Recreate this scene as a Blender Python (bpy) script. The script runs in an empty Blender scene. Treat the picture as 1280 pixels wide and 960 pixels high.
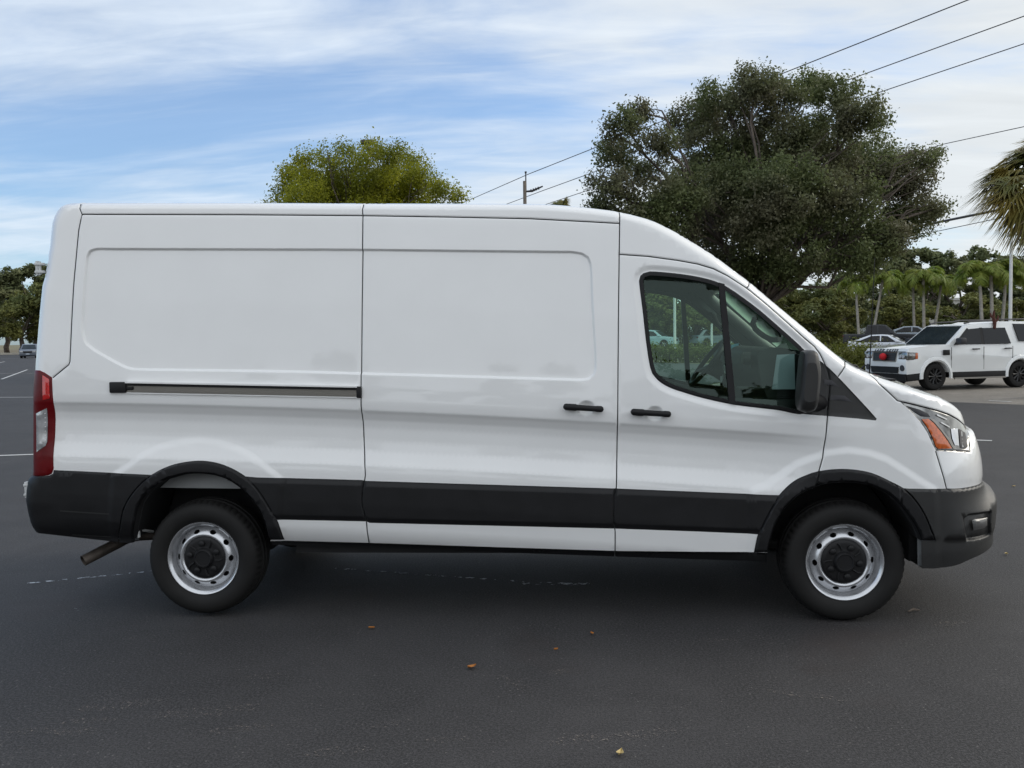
import bpy, bmesh, math, random
import numpy as np
from mathutils import Vector, Matrix, geometry

# ------------------------------------------------------------------ camera, sky, sun, exposure
S = bpy.context.scene
COL = S.collection
F_PX, IW, IH = 1120.0, 1280.0, 960.0
CAM = np.array([0.3498, -5.2318, 1.678])
PITCH, ROLL = math.atan2(480 - 421, F_PX), 0.015
_f0 = np.array([-0.0710, 0.99747, 0.0]); _f0 /= np.linalg.norm(_f0)
_r0 = np.array([_f0[1], -_f0[0], 0.0]); _z = np.array([0, 0, 1.0])
FWD = _f0 * math.cos(PITCH) - _z * math.sin(PITCH)
_u0 = _f0 * math.sin(PITCH) + _z * math.cos(PITCH)
UP = _u0 * math.cos(ROLL) + _r0 * math.sin(ROLL)
RIGHT = _r0 * math.cos(ROLL) - _u0 * math.sin(ROLL)
cd = bpy.data.cameras.new('camera'); cam = bpy.data.objects.new('camera', cd); COL.objects.link(cam)
cd.sensor_width = 36.0; cd.lens = 36.0 * F_PX / IW; cd.clip_start = 0.05; cd.clip_end = 6000
cam.matrix_world = Matrix(((RIGHT[0], UP[0], -FWD[0], CAM[0]), (RIGHT[1], UP[1], -FWD[1], CAM[1]),
                           (RIGHT[2], UP[2], -FWD[2], CAM[2]), (0, 0, 0, 1)))
S.camera = cam

SUN_EL, SUN_AZ = math.radians(32), math.atan2(0.92, 0.36)      # azimuth from +y towards +x
w = bpy.data.worlds.new("World"); S.world = w; w.use_nodes = True
nt = w.node_tree; N = nt.nodes; L = nt.links
for n in list(N): N.remove(n)
out = N.new('ShaderNodeOutputWorld'); bg = N.new('ShaderNodeBackground'); L.new(bg.outputs[0], out.inputs[0])
sky = N.new('ShaderNodeTexSky'); sky.sky_type = 'NISHITA'; sky.sun_disc = False
sky.sun_elevation = SUN_EL; sky.sun_rotation = SUN_AZ; sky.air_density = 1.0; sky.dust_density = 1.0; sky.ozone_density = 2.0
bg.inputs['Strength'].default_value = 0.10
def mth(op, a=None, b=None, c=None, clamp=False):
    n = N.new('ShaderNodeMath'); n.operation = op; n.use_clamp = clamp
    for i, v in enumerate((a, b, c)):
        if v is None: continue
        if isinstance(v, (int, float)): n.inputs[i].default_value = v
        else: L.new(v, n.inputs[i])
    return n.outputs[0]
tc = N.new('ShaderNodeTexCoord'); sp = N.new('ShaderNodeSeparateXYZ'); L.new(tc.outputs['Generated'], sp.inputs[0])
zz = mth('MAXIMUM', sp.outputs[2], 0.0)
den = mth('ADD', zz, 0.16)
cx_ = mth('DIVIDE', sp.outputs[0], den); cy_ = mth('DIVIDE', sp.outputs[1], den)
cmb = N.new('ShaderNodeCombineXYZ'); L.new(cx_, cmb.inputs[0]); L.new(cy_, cmb.inputs[1])
mp = N.new('ShaderNodeMapping'); L.new(cmb.outputs[0], mp.inputs[0])
mp.inputs['Scale'].default_value = (0.55, 1.15, 1); mp.inputs['Rotation'].default_value = (0, 0, math.radians(-16)); mp.inputs['Location'].default_value = (1.7, 0.35, 0)
nz = N.new('ShaderNodeTexNoise'); L.new(mp.outputs[0], nz.inputs['Vector'])
nz.inputs['Scale'].default_value = 1.15; nz.inputs['Detail'].default_value = 9; nz.inputs['Roughness'].default_value = 0.56; nz.inputs['Distortion'].default_value = 0.45
mp2 = N.new('ShaderNodeMapping'); L.new(cmb.outputs[0], mp2.inputs[0]); mp2.inputs['Scale'].default_value = (1.3, 4.2, 1); mp2.inputs['Rotation'].default_value = (0, 0, math.radians(24))
nz2 = N.new('ShaderNodeTexNoise'); L.new(mp2.outputs[0], nz2.inputs['Vector'])
nz2.inputs['Scale'].default_value = 1.7; nz2.inputs['Detail'].default_value = 8; nz2.inputs['Roughness'].default_value = 0.55; nz2.inputs['Distortion'].default_value = 0.7
cov = mth('ADD', mth('MULTIPLY', nz.outputs[0], 0.82), mth('MULTIPLY', nz2.outputs[0], 0.18))
# more cover towards the sun side; extra behind the camera whitens the van's light
bias = mth('ADD', mth('MULTIPLY', sp.outputs[0], 0.16), mth('MULTIPLY', mth('MAXIMUM', mth('MULTIPLY', sp.outputs[1], -1.0), 0.0), 0.30))
cov = mth('ADD', cov, bias)
mr = N.new('ShaderNodeMapRange'); mr.interpolation_type = 'SMOOTHSTEP'; L.new(cov, mr.inputs[0])
mr.inputs[1].default_value = 0.29; mr.inputs[2].default_value = 0.59; mr.inputs[3].default_value = 0.2; mr.inputs[4].default_value = 0.97
# cloud colour: white, warmer and greyer towards +x
cc = N.new('ShaderNodeMix'); cc.data_type = 'RGBA'
t_ = mth('MULTIPLY_ADD', sp.outputs[0], 0.9, 0.30, clamp=True); L.new(t_, cc.inputs[0])
cc.inputs[6].default_value = (7.1, 7.9, 8.8, 1); cc.inputs[7].default_value = (7.5, 7.6, 7.4, 1)
shade = mth('MULTIPLY_ADD', nz2.outputs[0], 0.28, 0.84)
cs = N.new('ShaderNodeMix'); cs.data_type = 'RGBA'; cs.blend_type = 'MULTIPLY'; cs.inputs[0].default_value = 1
back_boost = mth('MULTIPLY_ADD', mth('MULTIPLY_ADD', sp.outputs[1], -1.6, 0.35, clamp=True), 0.58, 1.0)   # boost added to clouds behind the camera, brightens the van's near side
cw = N.new('ShaderNodeMix'); cw.data_type = 'RGBA'; L.new(mth('MULTIPLY', sp.outputs[1], -3.0, clamp=True), cw.inputs[0]); L.new(cc.outputs[2], cw.inputs[6]); cw.inputs[7].default_value = (6.65, 7.0, 7.4, 1)  # neutral tone added behind the camera so the van lights less blue
L.new(cw.outputs[2], cs.inputs[6]); L.new(mth('MULTIPLY', shade, back_boost), cs.inputs[7])
mx = N.new('ShaderNodeMix'); mx.data_type = 'RGBA'; L.new(mr.outputs[0], mx.inputs[0])
sk2 = N.new('ShaderNodeMix'); sk2.data_type = 'RGBA'; sk2.blend_type = 'MULTIPLY'; sk2.inputs[0].default_value = 1
L.new(sky.outputs[0], sk2.inputs[6]); sk2.inputs[7].default_value = (0.92, 1.24, 1.55, 1)
L.new(sk2.outputs[2], mx.inputs[6]); L.new(cs.outputs[2], mx.inputs[7])
L.new(mx.outputs[2], bg.inputs[0])

sl = bpy.data.lights.new('sun', 'SUN'); so = bpy.data.objects.new('sun', sl); COL.objects.link(so)
sl.energy = 1.4; sl.angle = math.radians(32); sl.color = (1.0, 0.93, 0.82)
sd = Vector((math.sin(SUN_AZ) * math.cos(SUN_EL), math.cos(SUN_AZ) * math.cos(SUN_EL), math.sin(SUN_EL)))
so.rotation_euler = (-sd).to_track_quat('-Z', 'Y').to_euler(); so.location = sd * 60
S.view_settings.view_transform = 'Standard'; S.view_settings.look = 'None'; S.view_settings.exposure = 0.16; S.view_settings.gamma = 1.0
S.view_settings.use_curve_mapping = False
S.cycles.use_denoising = True; S.cycles.max_bounces = 8; S.cycles.transparent_max_bounces = 16; S.cycles.caustics_reflective = False; S.cycles.caustics_refractive = False

# ------------------------------------------------------------------ helpers
def ray(px, py):
    d = FWD + RIGHT * ((px - 640) / F_PX) - UP * ((py - 480) / F_PX)
    return d
def at(px, py, Y):            # the point seen at a photo pixel on the vertical plane y = Y
    d = ray(px, py); t = (Y - CAM[1]) / d[1]
    return CAM + d * t
def gnd(px, py, z=0.0):       # the point of the ground seen at a photo pixel
    d = ray(px, py); t = (z - CAM[2]) / d[2]
    return CAM + d * t
def dep(px, py, D):           # the point seen at a photo pixel at forward distance D
    return CAM + ray(px, py) * D
def base_at(px, D, z=0.0):    # the ground point under pixel column px at distance D
    p = dep(px, 420, D); return np.array([p[0], p[1], z])
def ppm(D): return F_PX / D

def tag(o, label, cat, group=None, kind=None):
    if label: o['label'] = label
    if cat: o['category'] = cat
    if group: o['group'] = group
    if kind: o['kind'] = kind
    return o
def thing(name, label, cat, loc=(0, 0, 0), rz=0.0, group=None):
    o = bpy.data.objects.new(name, None); COL.objects.link(o); o.location = [float(v) for v in loc]; o.rotation_euler = (0, 0, rz)
    o.empty_display_size = 0.2
    return tag(o, label, cat, group)

class MB:
    """collects shapes, builds one mesh object"""
    def __init__(s): s.v = []; s.f = []; s.n = 0; s.m = []
    def add(s, V, Fs, mi=0):
        V = [tuple(map(float, p)) for p in V]
        s.v += V; s.f += [tuple(int(i) + s.n for i in f) for f in Fs]; s.m += [mi] * len(Fs); s.n += len(V); return s
    def box(s, a, b, mi=0):
        x0, y0, z0 = a; x1, y1, z1 = b
        V = [(x0,y0,z0),(x1,y0,z0),(x1,y1,z0),(x0,y1,z0),(x0,y0,z1),(x1,y0,z1),(x1,y1,z1),(x0,y1,z1)]
        return s.add(V, [(0,3,2,1),(4,5,6,7),(0,1,5,4),(1,2,6,5),(2,3,7,6),(3,0,4,7)], mi)
    def rbox(s, a, b, r=0.02, seg=2, mi=0, xf=None):
        bm = bmesh.new(); a = Vector(a); b = Vector(b)
        bmesh.ops.create_cube(bm, size=1.0)
        for v in bm.verts: v.co = Vector(((a[i] + b[i]) / 2 + v.co[i] * (b[i] - a[i]) for i in range(3)))
        bmesh.ops.bevel(bm, geom=bm.edges[:], offset=r, segments=seg, profile=0.5, affect='EDGES')
        if xf: bm.transform(xf)
        return s.bm(bm, mi)
    def bm(s, bm, mi=0):
        bm.verts.index_update()
        s.add([v.co[:] for v in bm.verts], [[v.index for v in f.verts] for f in bm.faces], mi); bm.free(); return s
    def tube(s, pts, rad, k=8, caps=True, mi=0):
        pts = [np.array(p, float) for p in pts]; n = len(pts)
        rad = [rad] * n if np.isscalar(rad) else rad
        V = []; prev = None
        for i, p in enumerate(pts):
            t = pts[min(i + 1, n - 1)] - pts[max(i - 1, 0)]; t = t / (np.linalg.norm(t) + 1e-12)
            if prev is None:
                a = np.array([0, 0, 1.0]) if abs(t[2]) < 0.9 else np.array([1.0, 0, 0])
                u = np.cross(t, a)
            else: u = prev - t * np.dot(prev, t)
            u /= np.linalg.norm(u) + 1e-12; prev = u; v = np.cross(t, u)
            for j in range(k):
                A = 2 * math.pi * j / k; V.append(p + rad[i] * (u * math.cos(A) + v * math.sin(A)))
        Fs = []
        for i in range(n - 1):
            for j in range(k):
                a = i * k + j; b = i * k + (j + 1) % k; Fs.append((a, b, b + k, a + k))
        if caps: Fs += [tuple(range(k))[::-1], tuple((n - 1) * k + j for j in range(k))]
        return s.add(V, Fs, mi)
    def lathe_y(s, prof, c, k=48, rmod=None, mi=0):   # prof: (r, y) about the y axis through c
        V = []; c = np.array(c, float)
        for i, (r, y) in enumerate(prof):
            for j in range(k):
                A = 2 * math.pi * j / k; rr = r if rmod is None else rmod(r, y, i, j)
                V.append(c + np.array([rr * math.cos(A), y, rr * math.sin(A)]))
        Fs = []
        for i in range(len(prof) - 1):
            for j in range(k):
                a = i * k + j; b = i * k + (j + 1) % k; Fs.append((a, a + k, b + k, b))
        return s.add(V, Fs, mi)
    def quad(s, a, b, c, d, mi=0): return s.add([a, b, c, d], [(0, 1, 2, 3)], mi)
    def poly(s, pts, mi=0): return s.add(pts, [tuple(range(len(pts)))], mi)
    def build(s, name, mats, parent=None, smooth=True, auto=40, normals=None, local=False):
        me = bpy.data.meshes.new(name)
        off = np.zeros(3) if (parent is None or local) else np.array(world_loc(parent))
        me.from_pydata([(p[0] - off[0], p[1] - off[1], p[2] - off[2]) for p in s.v], [], s.f); me.update()
        if not isinstance(mats, (list, tuple)): mats = [mats]
        for m in mats: me.materials.append(m)
        if len(mats) > 1: me.polygons.foreach_set('material_index', s.m)
        if smooth:
            me.polygons.foreach_set('use_smooth', [True] * len(me.polygons))
            if normals is not None: me.normals_split_custom_set_from_vertices(normals)
            elif auto: me.set_sharp_from_angle(angle=math.radians(auto))
        o = bpy.data.objects.new(name, me); COL.objects.link(o)
        if parent is not None: o.parent = parent
        return o
def world_loc(o):
    p = np.zeros(3)
    while o is not None: p += np.array(o.location); o = o.parent
    return p
def ctree(o, parent=None):
    c = o.copy(); COL.objects.link(c); c.parent = parent
    for ch in [k for k in o.children]: ctree(ch, c)
    return c

# ------------------------------------------------------------------ materials
def mat(name, col, rough=0.5, metal=0.0, coat=0.0, nscale=0.0, namt=0.0, bump=0.0, bscale=200, spec=0.5, col2=None, coat_r=0.04):
    m = bpy.data.materials.new(name); m.use_nodes = True; t = m.node_tree; b = t.nodes['Principled BSDF']
    b.inputs['Base Color'].default_value = (*col, 1); b.inputs['Roughness'].default_value = rough; b.inputs['Metallic'].default_value = metal
    b.inputs['Coat Weight'].default_value = coat; b.inputs['Coat Roughness'].default_value = coat_r
    b.inputs['Specular IOR Level'].default_value = spec
    c = t.nodes.new('ShaderNodeTexCoord')
    if namt > 0 or col2:
        n = t.nodes.new('ShaderNodeTexNoise'); n.inputs['Scale'].default_value = nscale or 5; n.inputs['Detail'].default_value = 6
        t.links.new(c.outputs['Object'], n.inputs['Vector'])
        x = t.nodes.new('ShaderNodeMix'); x.data_type = 'RGBA'
        r = t.nodes.new('ShaderNodeMapRange'); r.inputs[1].default_value = 0.35; r.inputs[2].default_value = 0.68
        t.links.new(n.outputs[0], r.inputs[0]); t.links.new(r.outputs[0], x.inputs[0])
        c2 = col2 or tuple(v * (1 - namt) for v in col)
        x.inputs[6].default_value = (*col, 1); x.inputs[7].default_value = (*c2, 1)
        t.links.new(x.outputs[2], b.inputs['Base Color'])
    if bump > 0:
        n2 = t.nodes.new('ShaderNodeTexNoise'); n2.inputs['Scale'].default_value = bscale; n2.inputs['Detail'].default_value = 4
        t.links.new(c.outputs['Object'], n2.inputs['Vector'])
        bp = t.nodes.new('ShaderNodeBump'); bp.inputs['Strength'].default_value = bump; bp.inputs['Distance'].default_value = 0.004
        t.links.new(n2.outputs[0], bp.inputs['Height']); t.links.new(bp.outputs[0], b.inputs['Normal'])
    return m
def glass(name, tint, refl=1.0, dark=0.0, rough=0.0):
    m = bpy.data.materials.new(name); m.use_nodes = True; t = m.node_tree
    for n in list(t.nodes): t.nodes.remove(n)
    o = t.nodes.new('ShaderNodeOutputMaterial'); tr = t.nodes.new('ShaderNodeBsdfTransparent'); tr.inputs[0].default_value = (*tint, 1)
    g = t.nodes.new('ShaderNodeBsdfGlossy'); g.inputs['Roughness'].default_value = rough; g.inputs[0].default_value = (refl * .78, refl, refl * .9, 1)
    fr = t.nodes.new('ShaderNodeFresnel'); fr.inputs[0].default_value = 1.48
    x = t.nodes.new('ShaderNodeMixShader'); t.links.new(fr.outputs[0], x.inputs[0]); t.links.new(tr.outputs[0], x.inputs[1]); t.links.new(g.outputs[0], x.inputs[2])
    t.links.new(x.outputs[0], o.inputs[0]); return m
def leafmat(name, c1, c2, c3, trans=0.22, rough=0.5, nscale=0.5):
    m = bpy.data.materials.new(name); m.use_nodes = True; t = m.node_tree; b = t.nodes['Principled BSDF']
    b.inputs['Roughness'].default_value = rough; b.inputs['Specular IOR Level'].default_value = 0.35
    g = t.nodes.new('ShaderNodeNewGeometry'); r = t.nodes.new('ShaderNodeValToRGB')
    r.color_ramp.elements[0].color = (*c1, 1); r.color_ramp.elements[1].color = (*c2, 1)
    t.links.new(g.outputs['Random Per Island'], r.inputs[0])
    c = t.nodes.new('ShaderNodeTexCoord'); n = t.nodes.new('ShaderNodeTexNoise'); n.inputs['Scale'].default_value = nscale; n.inputs['Detail'].default_value = 3
    t.links.new(c.outputs['Object'], n.inputs['Vector'])
    mr_ = t.nodes.new('ShaderNodeMapRange'); mr_.inputs[1].default_value = 0.42; mr_.inputs[2].default_value = 0.62; t.links.new(n.outputs[0], mr_.inputs[0])
    x = t.nodes.new('ShaderNodeMix'); x.data_type = 'RGBA'; t.links.new(mr_.outputs[0], x.inputs[0]); t.links.new(r.outputs[0], x.inputs[6]); x.inputs[7].default_value = (*c3, 1)
    t.links.new(x.outputs[2], b.inputs['Base Color'])
    tl = t.nodes.new('ShaderNodeBsdfTranslucent'); t.links.new(x.outputs[2], tl.inputs[0])
    ms = t.nodes.new('ShaderNodeMixShader'); ms.inputs[0].default_value = trans
    t.links.new(b.outputs[0], ms.inputs[1]); t.links.new(tl.outputs[0], ms.inputs[2])
    t.links.new(ms.outputs[0], t.nodes['Material Output'].inputs[0]); return m

M = {}
M['paint'] = mat('white_paint', (0.80, 0.80, 0.79), 0.35, coat=1.0, nscale=3, namt=0.03, coat_r=0.02)
M['plastic'] = mat('black_plastic', (0.0095, 0.0095, 0.0105), 0.5, spec=0.3, nscale=8, namt=0.3, bump=0.12, bscale=600)
M['plastic2'] = mat('grey_plastic', (0.027, 0.027, 0.0265), 0.45, spec=0.4, nscale=6, namt=0.2, bump=0.15, bscale=700)
M['dark'] = mat('dark_underbody', (0.010, 0.010, 0.011), 0.8, nscale=6, namt=0.4)
M['liner'] = mat('cabin_trim', (0.20, 0.21, 0.215), 0.8, nscale=9, namt=0.2)
M['headliner'] = mat('headliner_cloth', (0.50, 0.52, 0.53), 0.9, nscale=40, namt=0.15)
M['cream'] = mat('pillar_trim', (0.42, 0.42, 0.39), 0.7, nscale=15, namt=0.1)
M['dash'] = mat('dash_plastic', (0.016, 0.017, 0.018), 0.6, nscale=10, namt=0.3)
M['seat'] = mat('seat_fabric', (0.03, 0.03, 0.033), 0.9, nscale=60, namt=0.3)
M['rubber'] = mat('window_rubber', (0.007, 0.007, 0.008), 0.5, spec=0.3, nscale=20, namt=0.3)
M['tyre'] = mat('tyre_rubber', (0.0115, 0.011, 0.0105), 0.7, spec=0.3, nscale=5, namt=0.35, bump=0.2, bscale=150)
M['steel'] = mat('silver_wheel_paint', (0.60, 0.61, 0.63), 0.27, metal=0.75, nscale=12, namt=0.12)
M['alu'] = mat('aluminium_rail', (0.30, 0.285, 0.26), 0.30, metal=0.85, nscale=2, namt=0.1)
M['rust'] = mat('exhaust_steel', (0.12, 0.10, 0.085), 0.6, metal=0.6, nscale=14, namt=0.5)
M['glass'] = glass('door_glass', (0.76, 0.95, 0.86), 1.0)
M['wglass'] = glass('windshield_glass', (0.82, 0.93, 0.86), 1.0)
M['red'] = mat('red_lens', (0.125, 0.003, 0.005), 0.3, spec=0.25, nscale=14, namt=0.25)
M['clear'] = mat('clear_lens', (0.55, 0.56, 0.57), 0.12, coat=1.0, metal=0.5, nscale=25, namt=0.4)
M['amber'] = mat('amber_lens', (0.65, 0.13, 0.02), 0.15, coat=1.0, nscale=60, namt=0.4)
M['lamp_in'] = mat('headlamp_reflector', (0.34, 0.34, 0.33), 0.16, metal=0.8, coat=1.0, nscale=11, col2=(0.03, 0.03, 0.03))
M['lamp_br'] = mat('projector_lens', (0.75, 0.77, 0.8), 0.06, metal=0.4, coat=1.0, nscale=20, namt=0.2)
M['chrome'] = mat('chrome', (0.62, 0.62, 0.62), 0.12, metal=1.0, nscale=20, namt=0.1)
M['paper'] = mat('paper', (0.38, 0.43, 0.50), 0.7, nscale=30, namt=0.05)  # also colours the sheet drawn for the reflection in the door window
M['bluepaper'] = mat('blue_paper', (0.22, 0.62, 0.80), 0.7, nscale=30, namt=0.1)
M['bark'] = mat('bark', (0.13, 0.105, 0.085), 0.9, nscale=4, namt=0.5, bump=0.6, bscale=20)
M['palebark'] = mat('pale_palm_bark', (0.33, 0.31, 0.27), 0.85, nscale=6, namt=0.3, bump=0.3, bscale=12)
M['wood'] = mat('weathered_wood', (0.20, 0.17, 0.14), 0.85, nscale=6, namt=0.35)
M['white_metal'] = mat('white_metal', (0.62, 0.63, 0.62), 0.5, nscale=6, namt=0.12)
M['dark_metal'] = mat('dark_metal', (0.03, 0.03, 0.035), 0.5, nscale=8, namt=0.2)
M['wire'] = mat('cable_black', (0.035, 0.035, 0.04), 0.6, nscale=8, namt=0.2)
M['tint'] = mat('tinted_glass', (0.008, 0.009, 0.011), 0.05, spec=0.3, nscale=2, namt=0.2)
M['tint2'] = mat('screen_glass', (0.03, 0.04, 0.046), 0.04, spec=0.45, nscale=2, namt=0.4)
M['carwhite'] = mat('white_car_paint', (0.78, 0.80, 0.80), 0.35, coat=1.0, nscale=2, namt=0.03)
M['carsilver'] = mat('silver_car_paint', (0.60, 0.64, 0.70), 0.3, coat=1.0, metal=0.3, nscale=2, namt=0.05)
M['cardark'] = mat('charcoal_car_paint', (0.016, 0.018, 0.022), 0.35, coat=0.2, spec=0.3, nscale=2, namt=0.1)
M['carblue'] = mat('pale_blue_car_paint', (0.34, 0.46, 0.52), 0.3, coat=1.0, nscale=2, namt=0.05)
M['carslate'] = mat('slate_car_paint', (0.09, 0.105, 0.13), 0.3, coat=0.6, nscale=2, namt=0.05)
M['cargrey'] = mat('grey_blue_car_paint', (0.22, 0.27, 0.32), 0.3, coat=1.0, nscale=2, namt=0.05)
M['blackwheel'] = mat('black_wheel', (0.012, 0.012, 0.013), 0.35, nscale=8, namt=0.2)
M['rednose'] = mat('red_felt', (0.55, 0.012, 0.02), 0.8, nscale=30, namt=0.25)
M['antler'] = mat('brown_plush', (0.10, 0.035, 0.025), 0.95, nscale=30, namt=0.3)
M['signred'] = mat('sign_red', (0.45, 0.02, 0.02), 0.5, nscale=10, namt=0.2)
M['stucco'] = mat('white_stucco', (0.62, 0.62, 0.60), 0.9, nscale=2, namt=0.12)
M['window_dark'] = mat('window_glass_dark', (0.03, 0.04, 0.05), 0.08, nscale=1, namt=0.2)
M['leaf_oak'] = leafmat('oak_leaves', (0.088, 0.116, 0.042), (0.178, 0.208, 0.082), (0.145, 0.140, 0.080), 0.45, 0.5, 0.35)
M['leaf_mid'] = leafmat('yellow_green_leaves', (0.19, 0.215, 0.016), (0.40, 0.395, 0.03), (0.18, 0.205, 0.022), 0.55, 0.5, 0.5)
M['leaf_bg'] = leafmat('dull_green_leaves', (0.105, 0.135, 0.06), (0.19, 0.215, 0.095), (0.16, 0.165, 0.075), 0.35, 0.6, 0.25)
M['leaf_bg2'] = leafmat('olive_leaves', (0.13, 0.14, 0.04), (0.23, 0.23, 0.065), (0.115, 0.145, 0.055), 0.35, 0.6, 0.3)
M['leaf_hedge'] = leafmat('hedge_leaves', (0.08, 0.105, 0.018), (0.20, 0.22, 0.035), (0.13, 0.14, 0.025), 0.3, 0.5, 1.2)
M['frond'] = leafmat('palm_fronds', (0.12, 0.19, 0.03), (0.27, 0.34, 0.06), (0.22, 0.24, 0.045), 0.4, 0.5, 0.8)
M['fan'] = leafmat('fan_palm_leaves', (0.09, 0.105, 0.03), (0.20, 0.205, 0.06), (0.26, 0.20, 0.05), 0.38, 0.5, 0.9)
M['deadfan'] = leafmat('dry_palm_leaves', (0.12, 0.085, 0.045), (0.20, 0.15, 0.08), (0.10, 0.08, 0.05), 0.2, 0.7, 0.9)
M['fallen'] = mat('dry_leaf', (0.45, 0.17, 0.03), 0.7, nscale=30, namt=0.4)
M['fallen2'] = mat('pale_dry_leaf', (0.55, 0.42, 0.18), 0.7, nscale=30, namt=0.3)

# ------------------------------------------------------------------ the van: a traced side sheet, given its real section and thickness
YC = 0.97
VAN = thing('cargo_van', 'large white cargo van with black side mouldings, parked broadside on the dark asphalt', 'van', (0, YC, 0))

def crom(pts, h=0.02, closed=False):
    """Catmull-Rom through points, resampled about every h"""
    P = [np.array(p, float) for p in pts]
    n = len(P); o = []
    rng = range(n if closed else n - 1)
    for i in rng:
        p1, p2 = P[i], P[(i + 1) % n]
        p0 = P[(i - 1) % n] if (closed or i > 0) else 2 * p1 - p2
        p3 = P[(i + 2) % n] if (closed or i + 2 < n) else 2 * p2 - p1
        k = max(1, int(np.linalg.norm(p2[:2] - p1[:2]) / h))
        for j in range(k):
            t = j / k
            o.append(0.5 * ((2 * p1) + (-p0 + p2) * t + (2 * p0 - 5 * p1 + 4 * p2 - p3) * t * t + (-p0 + 3 * p1 - 3 * p2 + p3) * t ** 3))
    if not closed: o.append(P[-1])
    return np.array(o)
def lin(pts, h=0.02, closed=False):
    P = [np.array(p, float) for p in pts]; n = len(P); o = []
    for i in range(n if closed else n - 1):
        a, b = P[i], P[(i + 1) % n]; k = max(1, int(np.linalg.norm(b[:2] - a[:2]) / h))
        for j in range(k): o.append(a + (b - a) * j / k)
    if not closed: o.append(P[-1])
    return np.array(o)
def sstep(x, a, b):
    t = np.clip((x - a) / (b - a), 0, 1); return t * t * (3 - 2 * t)
def near(Q, P, val=None):
    """distance of points Q to polyline P (nearest point), and val interpolated there"""
    A, B = P[:-1], P[1:]; AB = B - A; L2 = (AB ** 2).sum(1) + 1e-12
    D = np.empty(len(Q)); V = None if val is None else np.empty((len(Q), val.shape[1]))
    for s in range(0, len(Q), 4000):
        q = Q[s:s + 4000]; AQ = q[:, None, :] - A[None]
        t = np.clip((AQ * AB[None]).sum(2) / L2[None], 0, 1)
        d2 = ((AQ - t[:, :, None] * AB[None]) ** 2).sum(2); i = d2.argmin(1); r = np.arange(len(q))
        D[s:s + 4000] = np.sqrt(d2[r, i])
        if val is not None:
            tt = t[r, i][:, None]; V[s:s + 4000] = val[i] * (1 - tt) + val[i + 1] * tt
    return (D, V) if val is not None else D
def inside(Q, P):
    x, z = Q[:, 0], Q[:, 1]; r = np.zeros(len(Q), bool); n = len(P)
    a = P; b = np.roll(P, -1, 0)
    for (x1, z1), (x2, z2) in zip(a, b):
        if z1 == z2: continue
        c = ((z1 > z) != (z2 > z)) & (x < (x2 - x1) * (z - z1) / (z2 - z1) + x1); r ^= c
    return r
def sdist(Q, P):              # signed distance to a closed polygon, positive inside
    d = near(Q, np.vstack([P, P[:1]])); return np.where(inside(Q, P), d, -d)

# base section: how far the side stands in (y) at each height above the ground, crease at 1.18
_zt = np.linspace(0.1, 2.7, 2601)
def _tab(pts, sg):
    y = np.interp(_zt, [p[0] for p in pts], [p[1] for p in pts]); k = np.arange(-60, 61); g = np.exp(-0.5 * (k / sg) ** 2); g /= g.sum()
    return np.convolve(np.pad(y, 60, mode='edge'), g, 'valid')
_up = [(1.30, -.047), (1.42, -.036), (1.8, .0), (2.1, .035), (2.3, .062), (2.5, .095)]
T1 = _tab([(.1, .06), (.36, .015), (.40, -.015), (.46, -.04), (.56, -.05), (.62, -.053), (.80, -.053), (.855, -.049), (.89, -.038), (.94, -.024), (1.0, -.016), (1.08, -.013),
           (1.125, -.020), (1.170, -.040), (1.184, -.050), (1.22, -.052)] + _up, 5)
T2 = _tab([(.1, .06), (.36, .015), (.42, -.03), (.56, -.05), (.80, -.053), (1.0, -.052), (1.2, -.052)] + _up, 14)
_cr = [at(px, py, -.05) for px, py in ((88, 504), (400, 511.5), (452, 514), (771, 530), (960, 542))]
_cp = np.polyfit([p[0] for p in _cr], [p[2] for p in _cr], 2)
def base(x, z):
    zr = z - np.polyval(_cp, np.clip(x, -3, 2.2)) + 1.18
    a = np.interp(zr, _zt, T1); b = np.interp(zr, _zt, T2); t = sstep(x, 1.35, 1.95)
    t = np.maximum(t, 1 - sstep(x, -2.98, -2.70))
    return a * (1 - t) + b * t

# silhouette groups: (px, py, depth of the tangent there, dx, dz, a, b)
TOPP = [(83.8, 252.6), (104, 252.9), (200, 253), (300, 253), (455, 253.6), (560, 253.8), (620, 254), (663, 254.3), (697, 255.5), (732, 258.7), (760, 262), (775, 264.5), (797, 269.8), (817, 276), (842, 288.3),
        (867, 303.4), (892, 319.6), (915, 337), (935, 352), (960, 373.5), (985, 394.6), (1010, 415.6), (1035, 437), (1060, 455.8), (1075, 464.5), (1083, 468.3), (1090, 469.6), (1104, 471.2), (1115, 474.5), (1130, 480.3),
        (1153.5, 490.2), (1173, 498.8), (1190, 506.5), (1201, 514.6), (1208.3, 522.6), (1213.5, 530)]
def _topd(px):      # depth of the tangent, dz, a, b along the top silhouette
    k = [0, 775, 900, 1060, 1085, 1104, 1160, 1214]
    return (np.interp(px, k, [.19, .19, .16, .12, .5, 1.0, .85, .30]), np.interp(px, k, [.004, .004, .003, 0, -.01, -.045, -.035, 0]),
            np.interp(px, k, [.06, .065, .08, .07, .06, .05, .05, .05]), np.interp(px, k, [.20, .20, .14, .11, .25, .50, .45, .40]))
_tp = []
for px, py in TOPP:
    yd, dz, a, b = _topd(px); p = at(px, py, yd); _tp.append((p[0], p[2] + dz, a, b))
TOP = crom(_tp, .03)
_rr = [(83.8, 252.6), (77.5, 254.8), (70, 260), (63.8, 268), (58.8, 278.3), (55.6, 289.6), (53, 304.6), (51.7, 318), (51, 330), (49.5, 345), (47, 356), (46, 380), (45, 410), (43.9, 462), (43.7, 520), (44, 590)]
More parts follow.
